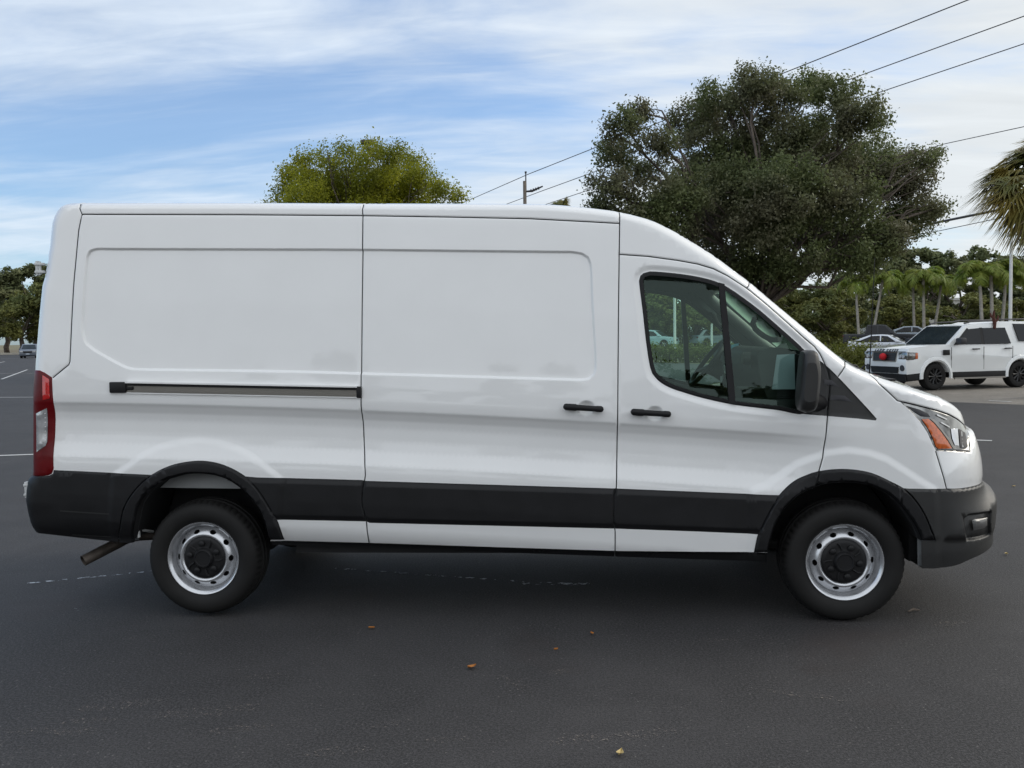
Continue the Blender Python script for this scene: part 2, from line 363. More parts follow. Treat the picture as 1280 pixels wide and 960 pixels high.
_rr2 = [(36.8, 598), (34, 612), (33.4, 625), (35.5, 645), (39, 667.5)]
REAR = crom([(p[0] + .002, p[2]) for p in [at(x, y, .05 if y > 300 else .05 + .10 * (300 - y) / 48) for x, y in _rr]], .03)
REAR2 = lin([(p[0] - .02, p[2]) for p in [at(x, y, .0) for x, y in _rr2]], .03)
REAR[0] = TOP[0, :2]
_ff = [(1213.5, 530), (1219.5, 543.3), (1223.8, 556), (1227.3, 571.4), (1229, 586.9), (1229, 597), (1228, 602)]
_fb = [(1233, 605.5), (1238.5, 609.5), (1243.6, 617.5), (1245, 631.5), (1243.6, 654), (1241.6, 668)]
_fb2 = [(1239, 675), (1232, 685), (1215, 697.6), (1195.6, 706), (1173, 709.5), (1152, 709.7)]
FRONT = crom([(p[0] + .058, p[2]) for p in [at(x, y, .23) for x, y in _ff]], .03)
FRONTB = crom([(p[0] + .058, p[2]) for p in [at(x, y, .23) for x, y in _fb]], .03)
tipx = FRONT[0, 0]
n_ = len(TOP)   # pull the last of the hood to the nose start
FRONT[0] = TOP[-1, :2]
FR_ALL = np.vstack([[FRONT[0] + (-.06, .20)], FRONT, FRONTB, [FRONTB[-1] + (.0, -.5)]])          # for the plan rounding of the nose
RE_ALL = np.vstack([[REAR[0] + (.10, .25)], REAR[2:], REAR2])
TOPD = TOP[:, :2]
def rnd(d, a, b):
    u = 1 - np.clip(d / a, 0.0, 1); return b * (1 - np.sqrt(np.clip(1 - u * u, 0, 1)))
def Ybody(x, z):
    Q = np.stack([x, z], 1); y = base(x, z)
    dt, ab = near(Q, TOPD, TOP[:, 2:]); y = y + rnd(dt, ab[:, 0], ab[:, 1])
    y = y + rnd(near(Q, FR_ALL), .46, .56) + rnd(near(Q, RE_ALL), .11, .13)
    return np.minimum(y, YC - .02)
def PX(pts, it=14):           # photo pixels -> (x, z) on the body surface
    o = []
    R = [ray(*p[:2]) for p in pts]; y = np.full(len(R), -.02)
    for k in range(it):
        t = np.array([(yy - CAM[1]) / r[1] for yy, r in zip(y, R)]); X = np.array([CAM + r * tt for r, tt in zip(R, t)])
        yn = Ybody(X[:, 0], X[:, 2]); y = y + (yn - y) * (.7 if k < 4 else .4)
    return X[:, [0, 2]]

# closed outline of the near side
_b2 = PX(_fb2, 30); _b2[0] = FRONTB[-1] + (.0, -.03); _b2[1, 0] = max(_b2[1, 0], FRONTB[-1, 0] - .06); FB_BOT = crom(np.vstack([FRONTB[-1:], _b2]), .03)[1:]
BOT = [at(x, y, -.02)[[0, 2]] for x, y in ((957, 703), (768, 698), (460, 688), (340, 684))]
OUTL = np.vstack([TOP[:, :2], FRONT[1:], FRONTB, FB_BOT, BOT, [at(150, 678, 0)[[0, 2]]], REAR2[::-1], REAR[1:][::-1]])
OUTC = np.vstack([OUTL, OUTL[:1]])

# seams (photo pixels)
SW = .0065
seam_px = {
 'corner': [(105, 250), (102, 268), (98, 287.5), (95, 320), (92, 352), (89, 407), (87, 452), (85.6, 456), (66.5, 471.6)],
 'gutter': [(102, 268), (300, 268.4), (453, 269.6), (560, 271.3), (663, 273.4), (732, 277), (774, 279.3)],
 'slide': [(454.6, 248), (453.5, 270), (453, 310), (451.7, 400), (451.2, 470), (451.2, 507), (455, 552), (456.6, 594), (453.2, 616), (453, 631), (457.8, 650), (461, 677), (461.4, 680)],
 'bpillar': [(774.3, 258), (774, 318), (773, 400), (771.3, 560), (770.6, 609), (767.4, 621), (767, 650), (769, 665), (768.5, 702)],
 'cap': [(774, 318), (810, 320.5), (847, 325.5), (872, 330), (892, 336), (910, 345), (934, 360.5), (960, 382), (985, 404), (1006, 423), (1018, 433), (1025, 442), (1030, 452.5), (1035.5, 464), (1038, 478), (1036.6, 497),
         (1034.8, 516), (1032.6, 545), (1028, 572), (1022.3, 592.5), (1017.5, 612)],
 'pillar1': [(938.5, 351), (933.6, 360.4)],
 'pillar2': [(1056.5, 452), (1048, 470.5)],
 'hood': [(1086, 467), (1099, 479.8), (1113, 492.2), (1122, 501), (1136.6, 504.2), (1156, 509), (1173, 513.4), (1187, 518.3), (1197, 523.8), (1206, 531.2), (1216, 533.2)],
 'nose': [(1169.8, 563.8), (1176, 584), (1183.4, 611)],
}
SEAM = {k: lin(PX(v), .03) for k, v in seam_px.items()}

# regions (photo pixels), first match wins
def arc(pts): return crom(pts, .02)
win_out = [(798.8, 351), (800.4, 344.8), (804.6, 341.2), (812.5, 339), (840, 341), (865, 344.3), (887.5, 349.2), (902.5, 354.8), (915, 362), (927.5, 370.6), (950, 387.5), (979.5, 413), (993.6, 425.6), (1003, 434.5), (1008, 443), (1009, 470), (1008, 500), (1004, 517.5),
           (972, 512.8), (944, 509), (923, 505.6), (905, 501.8), (888, 496.5), (874, 491), (860, 485.8), (842, 484), (828, 478.5), (819, 471.5), (813, 461), (808, 430), (803.5, 390)]
win_out = [(798.8, 351), (800.4, 344.8), (804.6, 341.2), (812.5, 339), (840, 341), (865, 344.3), (887.5, 349.2), (902.5, 354.8), (915, 362), (927.5, 370.6), (950, 387.5), (979.5, 413), (993.6, 425.6), (1003, 434.5), (1008, 443), (1009, 470), (1008, 500), (1004, 517.5),
           (972, 512.8), (944, 509.6), (923, 507), (905, 503.8), (888, 500), (872, 496), (855, 490.8), (840, 485.8), (827, 479), (818, 470.5), (813, 460), (808, 430), (803.5, 390)]
WOUT = crom(PX(win_out), .02, True)
def offset_in(P, r):          # polygon moved inwards
    n = len(P); A = 0.5 * np.sum(P[:, 0] * np.roll(P[:, 1], -1) - np.roll(P[:, 0], -1) * P[:, 1])
    t = np.roll(P, -1, 0) - np.roll(P, 1, 0); t /= np.linalg.norm(t, axis=1)[:, None] + 1e-12
    nrm = np.stack([-t[:, 1], t[:, 0]], 1) * (1 if A > 0 else -1); return P + nrm * r
WIN = offset_in(WOUT, .024)
hl_px = [(1125.5, 502.8), (1136.6, 505.6), (1156, 510.4), (1173, 514.8), (1187, 519.7), (1197, 525.2), (1204, 530.6), (1209, 536), (1211.8, 547.5), (1213.4, 564.4), (1212.3, 566.3), (1191.4, 565), (1170.3, 563.6), (1166, 556), (1159, 540.5), (1150.6, 527.8), (1138, 513.8)]
hl_px[:8] = [(1124.0, 501.5), (1136.6, 504.2), (1156, 509), (1173, 513.4), (1187, 518.3), (1197, 523.8), (1206, 531.2), (1210.5, 537)]
HL = lin(PX(hl_px), .02, True)
sail_px = [(1004, 440), (1018, 446.5), (1028, 453), (1037.5, 461), (1047.5, 471), (1066, 490.6), (1085, 511), (1096, 523.6), (1094.4, 525.6), (1075.6, 523.6), (1057, 522), (1038, 520.4), (1015.6, 518.6), (1002, 517.5)]
SAIL = lin(PX(sail_px), .02, True)
tail_px = [(38, 462), (50, 463), (56, 465.8), (65.2, 471.8), (66.6, 500), (67.6, 560), (67.2, 586), (65, 592), (60, 594.5), (38, 594)]
TAIL = lin(PX(tail_px), .02, True)
def circ_close(outer, inner): return np.vstack([outer, inner[::-1]])
arO = [(150, 688), (149.8, 669), (151.5, 656), (156, 634), (169, 612.5), (187.5, 595), (212.5, 582), (237.5, 576.5), (259, 576), (281, 581), (303, 592), (322, 608), (337.5, 631), (348.5, 653), (356, 674.5)]
arI = [(168, 688), (169, 668), (171, 650), (174.5, 634), (181, 622), (190.6, 611), (206, 600.5), (231, 593), (250, 591.5), (272, 594), (290.6, 601.5), (308, 615), (322, 632), (331, 650), (338.5, 674.5)]
afO = [(942, 690), (946.7, 668), (956.6, 645.6), (972, 620), (990.3, 602), (1007, 593.6), (1021, 589), (1043.7, 586), (1066, 586.5), (1088.7, 590.8), (1111, 600.6), (1133.7, 613.5), (1150.6, 634), (1161.8, 657), (1167.5, 672), (1168, 675)]
afI = [(958.5, 690), (964, 668), (972, 647), (984, 630), (1000, 617), (1021, 607), (1041, 603), (1066, 602.8), (1088.7, 607), (1111, 618.5), (1128, 635.5), (1142, 655), (1149.5, 671), (1150.3, 675)]
ARO, ARI, AFO, AFI = [crom(PX(p), .025) for p in (arO, arI, afO, afI)]
AR_OPEN = np.vstack([ARI, PX([(338.5, 700), (168, 700)])])
AF_OPEN = np.vstack([AFI, PX([(1150.3, 720), (958.5, 715)])])
AR_TRIM = circ_close(ARO, ARI); AF_TRIM = circ_close(AFO, AFI)
CLAD = lin(PX([(300, 594.6), (322, 596.5), (452, 600), (456, 601), (770, 610.6), (860, 614.2), (960, 618.3), (990, 619), (975, 668.6), (946, 667.5), (860, 664), (768, 660.8), (462, 653.6), (458, 651.8), (350, 649.6), (300, 649)]), .02, True)
RBUMP = lin(PX([(20, 594.8), (60, 594.8), (66, 592.4), (67.4, 587.6), (100, 589), (184, 593), (200, 594), (200, 700), (20, 700)]), .03, True)
FBUMP = lin(PX([(1125, 609.6), (1135, 610.4), (1183, 610.8), (1201, 610.2), (1218, 607.2), (1228, 603)] ), .03)
FBUMP = np.vstack([FBUMP, [FBUMP[-1] + (.5, .03)], [FBUMP[-1] + (.5, -.8)], PX([(1140, 735), (1140, 672), (1125, 630)])])
SILL = lin(PX([(330, 675.8), (357, 675.8), (461, 678.6), (768, 688.6), (941, 690), (975, 690.4), (975, 720), (330, 700)]), .03, True)
FOG = lin(PX([(1202.5, 647), (1210, 641.8), (1238, 637.6), (1237, 652), (1238, 668.5), (1230, 672.5), (1208, 676.6), (1205, 667)]), .02, True)
def band(*names, **k): pass
RG = [('window', WIN), ('rubber', WOUT), ('sail', SAIL), ('headlight', HL), ('tail', TAIL), ('arch_rear_open', AR_OPEN), ('arch_front_open', AF_OPEN), ('trim_rear', AR_TRIM), ('trim_front', AF_TRIM),
      ('rear_bumper', RBUMP), ('front_bumper', FBUMP), ('sill', SILL), ('clad', CLAD)]
# big white panels, split by the seams
big = np.array
s = SEAM
CORNER = np.vstack([s['corner'], [s['corner'][-1] + (-.6, 0)], [s['corner'][0] + (-.9, .3)]])
ROOF = np.vstack([s['gutter'], [s['gutter'][-1] + (0, .4)], [s['gutter'][0] + (0, .4)]])
FRONTCAP_U = np.vstack([s['cap'][:int(len(s['cap']))]])
i_cap = int(np.argmin(np.abs(s['cap'][:, 0] - PX([(934, 360.5)])[0][0])))
CAP = np.vstack([s['cap'][:i_cap + 1], s['pillar1'][::-1], [s['pillar1'][0] + (.1, .6)], [s['cap'][0] + (0, .6)]])
i_p2 = int(np.argmin(np.abs(s['cap'][:, 1] - PX([(1030, 452.5)])[0][1]) + 9 * (np.abs(s['cap'][:, 0] - PX([(1030, 452.5)])[0][0]) > .1)))
PIL = np.vstack([s['cap'][i_cap:i_p2 + 1], s['pillar2'][::-1][:1], s['pillar2'][::-1], [s['pillar2'][0] + (.1, .15)], [s['pillar1'][0] + (.1, .3)], s['pillar1']])
HOODP = np.vstack([s['hood'], [s['hood'][-1] + (.3, .0)], [s['hood'][-1] + (.3, .7)], [s['hood'][0] + (.0, .1)]])
NOSEP = np.vstack([s['nose'], [s['nose'][-1] + (.8, 0)], [s['hood'][-1] + (.5, .0)], s['hood'][-1:], PX([(1212, 545), (1190, 560)])])
DOORP = np.vstack([s['cap'][::-1], s['bpillar'], [s['bpillar'][-1] + (0, -.1)], [s['cap'][-1] + (0, -.6)]])
SLIDEP = np.vstack([s['slide'], [s['slide'][-1] + (0, -.2)], [s['bpillar'][-1] + (0, -.2)], s['bpillar'][::-1]])
QUARTP = np.vstack([s['slide'], [s['slide'][-1] + (0, -.3)], [s['slide'][-1] + (-3, -.3)], [s['slide'][0] + (-3, .3)]])
RG += [('corner', CORNER), ('roof', ROOF), ('cap', CAP), ('pillar', PIL), ('hood', HOODP), ('nose', NOSEP), ('door', DOORP), ('slide', SLIDEP), ('quarter', QUARTP)]
NOSEAM = {'window', 'rubber', 'tail', 'rear_bumper', 'front_bumper', 'trim_rear'}

# features on the white panels
rec_px = [(122, 310.7), (134, 310.8), (160, 310.9), (300, 311.3), (453, 311.8), (600, 313.4), (690, 314.3), (706, 314.4), (717, 314.8), (727, 316.4), (735, 321), (738.2, 329), (739.4, 340), (741, 380), (744, 430), (744.8, 452), (744.8, 460), (743, 468), (736, 474), (727, 475.2), (715, 474.9), (690, 474.2), (600, 471.5), (454, 467.4), (350, 464.6), (200, 462.6), (182, 462.4), (172, 462.0), (158, 460), (131, 446), (113, 435), (105.5, 427), (102.4, 414), (102.6, 395), (106, 345), (108.6, 320), (112, 313.5)]
REC = crom(PX(rec_px), .025, True)
flr_px = [(140, 592), (153, 584), (162.5, 577.5), (178, 566), (200, 555.5), (225, 550), (250, 548.4), (275, 551), (297, 557.6), (315.6, 567), (331, 579.5), (343.8, 589), (356, 599), (356, 720), (140, 720)]
flf_px = [(935, 612), (956, 603), (975, 590), (993, 577), (1030, 563), (1059.5, 559), (1086, 562.5), (1110, 570.6), (1131, 584), (1152.5, 598), (1172, 610), (1172, 730), (935, 730)]
FLR, FLF = [lin(PX(p), .025, True) for p in (flr_px, flf_px)]
CUPS = [(PX([(733, 510)])[0], .055, .048), (PX([(818.8, 517)])[0], .055, .048)]
seam_all = list(SEAM.values())
def feat(x, z):
    Q = np.stack([x, z], 1); y = np.zeros(len(x))
    y += .014 * sstep(sdist(Q, REC), -.006, .010)
    y -= .008 * sstep(sdist(Q, FLR), -.012, .036) + .009 * sstep(sdist(Q, FLF), -.012, .042)
    y += .010 * sstep(sdist(Q, WOUT), -.040, -.004)
    for c, a, b in CUPS:
        r = np.sqrt(((x - c[0]) / a) ** 2 + ((z - c[1]) / b) ** 2); y += .028 * (1 - sstep(r, .25, 1.0))
    for P in seam_all:
        lo, hi = P.min(0) - .02, P.max(0) + .02
        m = (x > lo[0]) & (x < hi[0]) & (z > lo[1]) & (z < hi[1])
        if m.any(): y[m] += .004 * np.clip(1 - (near(Q[m], P) - SW / 2) / .008, 0, 1) ** 2
    return y
PROUD = {'trim_rear': (.022, .014), 'trim_front': (.022, .014), 'clad': (.012, .035), 'rear_bumper': (.012, .012), 'front_bumper': (.016, .014), 'sill': (-.03, .02), 'tail': (.006, .006), 'headlight': (-.006, .006), 'sail': (-.004, .006), 'rubber': (.004, .008), 'window': (-.004, .004)}
RGD = dict(RG)
def Yclass(name, x, z):
    y = Ybody(x, z) + feat(x, z)
    if name in PROUD:
        p, wd = PROUD[name]; Q = np.stack([x, z], 1); d = near(Q, np.vstack([RGD[name], RGD[name][:1]])); y -= p * sstep(d, 0, wd)
        if name == 'front_bumper':
            f = sdist(Q, FOG); y += .028 * sstep(f, -.004, .014)
            y += .010 * sstep(-z, -FB_LINE - .006, -FB_LINE + .006)
    return y
FB_LINE = PX([(1170, 673.5)])[0][1]
RB_LINES = [(PX([(110, 641)])[0][1], PX([(76, 638)])[0][0], PX([(150, 643)])[0][0]), (PX([(120, 669)])[0][1], PX([(90, 667)])[0][0], PX([(150, 671)])[0][0])]

# ---- constrained triangulation of the side
rng = np.random.default_rng(5)
V2, E2 = [], []
def addloop(P, closed):
    i0 = sum(len(v) for v in V2); V2.append(np.asarray(P)); n = len(P)
    E2.extend((i0 + i, i0 + i + 1) for i in range(n - 1))
    if closed: E2.append((i0 + n - 1, i0))
def addpts(P): V2.append(np.asarray(P).reshape(-1, 2))
def off_open(P, r):
    t = np.empty_like(P); t[1:-1] = P[2:] - P[:-2]; t[0] = P[1] - P[0]; t[-1] = P[-1] - P[-2]; t /= np.linalg.norm(t, axis=1)[:, None] + 1e-12
    return P + np.stack([-t[:, 1], t[:, 0]], 1) * r
addloop(OUTL, True)
for nm, P in RG[:13]: addloop(P, True)
for P in SEAM.values():
    for r in (-SW / 2, SW / 2): addloop(off_open(P, r), False)
    for r in (-.008 - SW / 2, -.004 - SW / 2, .004 + SW / 2, .008 + SW / 2): addloop(off_open(P, r), False)
for r in (-.007, -.002, .002, .006, .011): addloop(offset_in(REC, r), True)
for P in (FLR, FLF):
    for r in (-.012, -.004, .004, .012, .02, .03, .042): addloop(offset_in(P, r), True)
NOGRID = []
for r in (-.042, -.03, -.02, -.012, -.005): addpts(offset_in(WOUT, r))
for nm, P in RG[:13]:
    if nm in PROUD:
        wd = PROUD[nm][1]
        for q in (.25, .5, .75, 1.05): addpts(offset_in(P, wd * q))
for d in (-.004, .004, .010, .016): addpts(offset_in(FOG, d))
for c, a, b in CUPS:
    for r in (0.15, .4, .6, .8, 1.0, 1.15):
        A = np.linspace(0, 2 * np.pi, 25)[:-1]; addpts(np.stack([c[0] + a * r * np.cos(A), c[1] + b * r * np.sin(A)], 1))
for d in (.003, .008, .016, .028, .045, .065): addpts(offset_in(OUTL, d))
xs = np.arange(-3.1, 2.95, .035); zs = np.concatenate([np.arange(.28, .85, .03), np.arange(.85, 1.12, .012), np.arange(1.12, 1.21, .0045), np.arange(1.215, 2.5, .04)])
G = np.array([(x + .3 * .035 * (k % 2), z) for x in xs for k, z in enumerate(zs)])
# rows follow the rake of the van
G[:, 1] += np.polyval(_cp, np.clip(G[:, 0], -3, 2.2)) - 1.18
gk = (np.abs(near(G, np.vstack([REC, REC[:1]]))) > .018)
for P in (FLR, FLF): d_ = sdist(G, P); gk &= ~((d_ > -.018) & (d_ < .048))
for nm, P in RG[:13]:
    if nm in PROUD: gk &= ~((near(G, np.vstack([P, P[:1]])) < .008))
addpts(G[gk])
allv = np.vstack(V2)
ok = inside(allv, OUTL) | (near(allv, OUTC) < 2e-3)
used = np.zeros(len(allv), bool)
for a, b in E2: used[a] = used[b] = True
keep = ok | used; idx = -np.ones(len(allv), int); idx[keep] = np.arange(keep.sum())
res = geometry.delaunay_2d_cdt([Vector(p) for p in allv[keep]], [(int(idx[a]), int(idx[b])) for a, b in E2], [], 0, 1e-4)
CV = np.array([v[:] for v in res[0]]); CF = np.array([f for f in res[2] if len(f) == 3])
cen = CV[CF].mean(1)
_a = CV[CF[:, 1]] - CV[CF[:, 0]]; _b = CV[CF[:, 2]] - CV[CF[:, 0]]; ar = _a[:, 0] * _b[:, 1] - _a[:, 1] * _b[:, 0]
CF[ar < 0] = CF[ar < 0][:, ::-1]
good = inside(cen, OUTL) & (np.abs(ar) > 1e-9)
cls = np.full(len(CF), '', dtype=object)
for nm, P in RG:
    m = (cls == '') & inside(cen, P); cls[m] = nm
sm = np.zeros(len(CF), bool)
for P in SEAM.values(): sm |= near(cen, P) < SW / 2 * 1.02
cls[sm & ~np.isin(cls, list(NOSEAM))] = 'gap'
cls[~good] = 'out'
cls[(cls == '')] = 'fender'
def side_mesh(names, yfun, flip=False):
    m = np.isin(cls, names); F = CF[m]; u, inv = np.unique(F.ravel(), return_inverse=True); F = inv.reshape(-1, 3); P = CV[u]
    y = yfun(P[:, 0], P[:, 1]); e = .0015
    gx = (yfun(P[:, 0] + e, P[:, 1]) - yfun(P[:, 0] - e, P[:, 1])) / (2 * e); gz = (yfun(P[:, 0], P[:, 1] + e) - yfun(P[:, 0], P[:, 1] - e)) / (2 * e)
    gx = np.clip(gx, -12, 12); gz = np.clip(gz, -12, 12)
    n = np.stack([gx, -np.ones(len(y)), gz], 1); n /= np.linalg.norm(n, axis=1)[:, None]
    V = np.stack([P[:, 0], y, P[:, 1]], 1)
    if flip: V[:, 1] = 2 * YC - V[:, 1]; n[:, 1] *= -1; F = F[:, ::-1]
    return V, F, n
def near_part(obj_name, names, key, m, parent=VAN):
    names = names if isinstance(names, list) else [names]
    V, F, n = side_mesh(names, lambda x, z: Yclass(key, x, z))
    b = MB(); b.add(V, F); return b.build(obj_name, m, parent, normals=n)
quarter = near_part('side_panel', 'quarter', 'quarter', M['paint'])
corner = near_part('corner_panel', 'corner', 'corner', M['paint'])
roofr = near_part('roof_rail', 'roof', 'roof', M['paint'])
slide = near_part('sliding_door', 'slide', 'slide', M['paint'])
cap = near_part('roof_front', 'cap', 'cap', M['paint'])
pil = near_part('windshield_pillar', 'pillar', 'pillar', M['paint'])
door = near_part('front_door', 'door', 'door', M['paint'])
fend = near_part('front_fender', 'fender', 'fender', M['paint'])
hood = near_part('hood', 'hood', 'hood', M['paint'])
nose = near_part('nose_panel', 'nose', 'nose', M['paint'])
sail = near_part('corner_trim', 'sail', 'sail', M['plastic2'])
wfr = near_part('window_frame', 'rubber', 'rubber', M['rubber'], door)
glz = near_part('side_window', 'window', 'window', M['glass'], door)
head = near_part('headlight', 'headlight', 'headlight', M['lamp_in'])
tail = near_part('tail_light', 'tail', 'tail', M['red'])
rbump = near_part('rear_bumper', 'rear_bumper', 'rear_bumper', M['plastic'])
fbump = near_part('front_bumper', 'front_bumper', 'front_bumper', M['plastic2'])
artr = near_part('wheel_arch_trim', 'trim_rear', 'trim_rear', M['plastic'])
aftr = near_part('wheel_arch_trim', 'trim_front', 'trim_front', M['plastic'])
sill = near_part('side_sill', 'sill', 'sill', M['plastic'])
# the moulding: three pieces, split at the door seams
for nm_ in ('q', 's', 'd'):
    m = (cls == 'clad'); xs_ = cen[:, 0]; x1 = PX([(456, 625)])[0][0]; x2 = PX([(767.5, 635)])[0][0]
    mm = m & ((xs_ < x1) if nm_ == 'q' else (xs_ > x2) if nm_ == 'd' else ((xs_ >= x1) & (xs_ <= x2))); cls[mm] = 'clad_' + nm_
for nm_ in ('q', 's', 'd'): near_part('side_moulding', 'clad_' + nm_, 'clad', M['plastic'])

# dark liner behind every near panel (the gaps show it), and the far side as one mirrored panel
LINED = ['quarter', 'corner', 'roof', 'slide', 'cap', 'pillar', 'door', 'fender', 'hood', 'nose', 'sail', 'tail', 'rear_bumper', 'front_bumper', 'trim_rear', 'trim_front', 'sill', 'gap', 'clad_q', 'clad_s', 'clad_d', 'headlight']
V, F, n = side_mesh(LINED, lambda x, z: np.minimum(Ybody(x, z) + .045, YC - .01))
b = MB(); b.add(V, F); V2_ = V.copy(); V2_[:, 1] = 2 * YC - V2_[:, 1]; b.add(V2_, F[:, ::-1]); b.build('inner_panel', M['liner'], VAN)
def far_part(obj_name, names, key, m, parent=VAN):
    V, F, n = side_mesh(names, lambda x, z: Yclass(key, x, z), True); b = MB(); b.add(V, F); return b.build(obj_name, m, parent, normals=n)
far_part('side_panel', ['quarter', 'corner', 'roof', 'slide', 'gap', 'fender', 'hood', 'nose', 'pillar', 'cap'], 'quarter', M['paint'])
fdoor = far_part('front_door', ['door'], 'door', M['paint'])
far_part('window_frame', ['rubber'], 'rubber', M['rubber'], fdoor); far_part('side_window', ['window'], 'window', M['glass'], fdoor)
far_part('corner_trim', ['sail'], 'sail', M['plastic2'])
far_part('side_moulding', ['clad_q', 'clad_s', 'clad_d', 'sill'], 'clad', M['plastic'])
far_part('wheel_arch_trim', ['trim_rear'], 'trim_rear', M['plastic']); far_part('wheel_arch_trim', ['trim_front'], 'trim_front', M['plastic'])
far_part('rear_bumper', ['rear_bumper'], 'rear_bumper', M['plastic']); far_part('front_bumper', ['front_bumper'], 'front_bumper', M['plastic2'])
far_part('headlight', ['headlight'], 'headlight', M['lamp_in']); far_part('tail_light', ['tail'], 'tail_light', M['red'])

# sheets that cross the van from side to side
def cross(name, P, m, crown=.03, u0=1.0, k=12, inset=0.0, parent=VAN):
    P = np.asarray(P)[:, :2]; t = np.empty_like(P); t[1:-1] = P[2:] - P[:-2]; t[0] = P[1] - P[0]; t[-1] = P[-1] - P[-2]; t /= np.linalg.norm(t, axis=1)[:, None] + 1e-9
    nr = np.stack([-t[:, 1], t[:, 0]], 1)        # outline runs rear-top -> front -> down, so left of it is outside
    y0 = Ybody(P[:, 0], P[:, 1]); us = np.linspace(-u0, u0, k + 1); V = []; Fs = []
    c = crown if np.ndim(crown) else np.full(len(P), crown)
    for i in range(len(P)):
        for u in us:
            q = P[i] + nr[i] * (c[i] * (1 - u * u) ** 2 - inset); V.append((q[0], YC + (YC - y0[i]) * u, q[1]))
    for i in range(len(P) - 1):
        for j in range(k): a = i * (k + 1) + j; Fs.append((a, a + k + 1, a + k + 2, a + 1))
    b = MB(); b.add(V, Fs); return b.build(name, m, parent, auto=60)
x_a = at(937, 352, .16)[0]; x_b = at(1075, 464, .2)[0]; x_c = at(1092, 469, .7)[0]
iA = int(np.argmin(np.abs(TOP[:, 0] - x_a))); iB = int(np.argmin(np.abs(TOP[:, 0] - x_b))); iC = int(np.argmin(np.abs(TOP[:, 0] - x_c)))
cross('roof', TOP[:iA + 1], M['paint'], .035)
cross('windshield', TOP[iA:iB + 1], M['wglass'], .10, .97)
for sg in (-1, 1):                              # strip of pillar at each edge of the windshield
    P = TOP[iA:iB + 1, :2]; y0 = Ybody(P[:, 0], P[:, 1]); b = MB(); V = []
    for i in range(len(P)): V += [(P[i, 0], YC + sg * (YC - y0[i]), P[i, 1]), (P[i, 0] + .0005, YC + sg * (YC - y0[i]) * .965, P[i, 1] + .0007)]
    b.add(V, [(2 * i, 2 * i + 2, 2 * i + 3, 2 * i + 1) for i in range(len(P) - 1)]); b.build('windshield_edge', M['rubber'], VAN)
cross('cowl', TOP[iB:iC + 1], M['plastic'], np.linspace(.10, .045, iC - iB + 1))
hc = np.concatenate([np.linspace(.045, .04, max(2, (len(TOP) - iC) // 2)), np.linspace(.04, .0, len(TOP) - iC - max(2, (len(TOP) - iC) // 2))])
cross('hood_top', TOP[iC:], M['paint'], hc, parent=hood)
cross('grille', np.vstack([FRONT, FRONTB[:1]]), M['plastic'], .02)
cross('bumper_front', np.vstack([FRONTB, FB_BOT]), M['plastic2'], .02, parent=fbump)
cross('rear_door', np.vstack([REAR[::-1], TOP[:1, :2]]), M['paint'], .02)
cross('bumper_back', np.vstack([REAR2[::-1], REAR[-1:]]), M['plastic'], .01, parent=rbump)
b = MB()
hp = TOP[(TOP[:, 0] > -2.9) & (TOP[:, 0] < at(838, 290, .2)[0])][:, :2]
V = []
for p in hp: V += [(p[0], .16, p[1] - .10), (p[0], YC, p[1] - .05), (p[0], 2 * YC - .16, p[1] - .10)]
b.add(V, [q for i in range(len(hp) - 1) for q in ((3*i, 3*i+1, 3*i+4, 3*i+3), (3*i+1, 3*i+2, 3*i+5, 3*i+4))]); b.build('headliner', M['headliner'], VAN)

# wheel wells and underbody
for P, nm in ((ARI[inside(ARI, OUTL)], 'rear'), (AFI[inside(AFI, OUTL)], 'front')):
    for sg in (0, 1):
        b = MB(); y0 = Ybody(P[:, 0], P[:, 1]) - .018; V = []
        for i in range(len(P)):
            for q, yy in enumerate((y0[i], y0[i] + .05, .30, .42)):
                pp = P[i] if q < 2 else P[i] + (np.array([P[:, 0].mean(), .62]) - P[i]) * (-.04 if q == 2 else -.03)
                yy = yy if sg == 0 else 2 * YC - yy; V.append((pp[0], yy, pp[1]))
        Fs = [(4*i + q, 4*i + q + 1, 4*(i+1) + q + 1, 4*(i+1) + q) for i in range(len(P) - 1) for q in range(3)]
        b.add(V, Fs)
        c = len(b.v); yb = .42 if sg == 0 else 2 * YC - .42
        b.poly([(p[0], yb, p[1]) for p in P])
        b.build('wheel_well', M['dark'], VAN, smooth=True, auto=35)
# painted inner flange seen in the rear arch
fl = PX([(188, 614), (200, 603), (231, 594), (250, 592), (272, 594), (292, 602), (309, 615.5)]); b = MB()
b.poly([(p[0], .075, p[1]) for p in fl]); b.poly([(p[0], .078, p[1]) for p in fl[::-1]]); 
b.build('inner_flange', mat('primer_grey', (0.30, 0.31, 0.31), 0.6, nscale=4, namt=0.15), VAN, smooth=False)
b = MB(); b.box((-2.92, .30, .46), (-2.36, 2*YC-.30, .60)); b.box((-1.38, .12, .37), (1.42, 2*YC-.12, .55)); b.box((-1.25, .55, .27), (1.30, 2*YC-.55, .369)); b.box((-2.36, .50, .42), (-1.38, 2*YC-.5, .60)); b.box((1.42, .5, .36), (2.45, 2*YC-.5, .58)); b.box((2.30, .15, .32), (2.62, 2*YC-.15, .5))
b.build('underbody', M['dark'], VAN, smooth=False)
b = MB(); b.tube([(-1.875, .2, .335), (-1.875, 1.74, .335)], .05, 12); b.tube([(-1.875, .80, .335), (-1.875, .88, .335), (-1.875, 1.06, .335), (-1.875, 1.14, .335)], [.06, .15, .15, .06], 14)
b.tube([(-1.25, .42, .50), (-1.7, .42, .40), (-2.1, .42, .40), (-2.55, .42, .52)], .03, 6)
b.build('rear_axle', M['dark'], VAN)
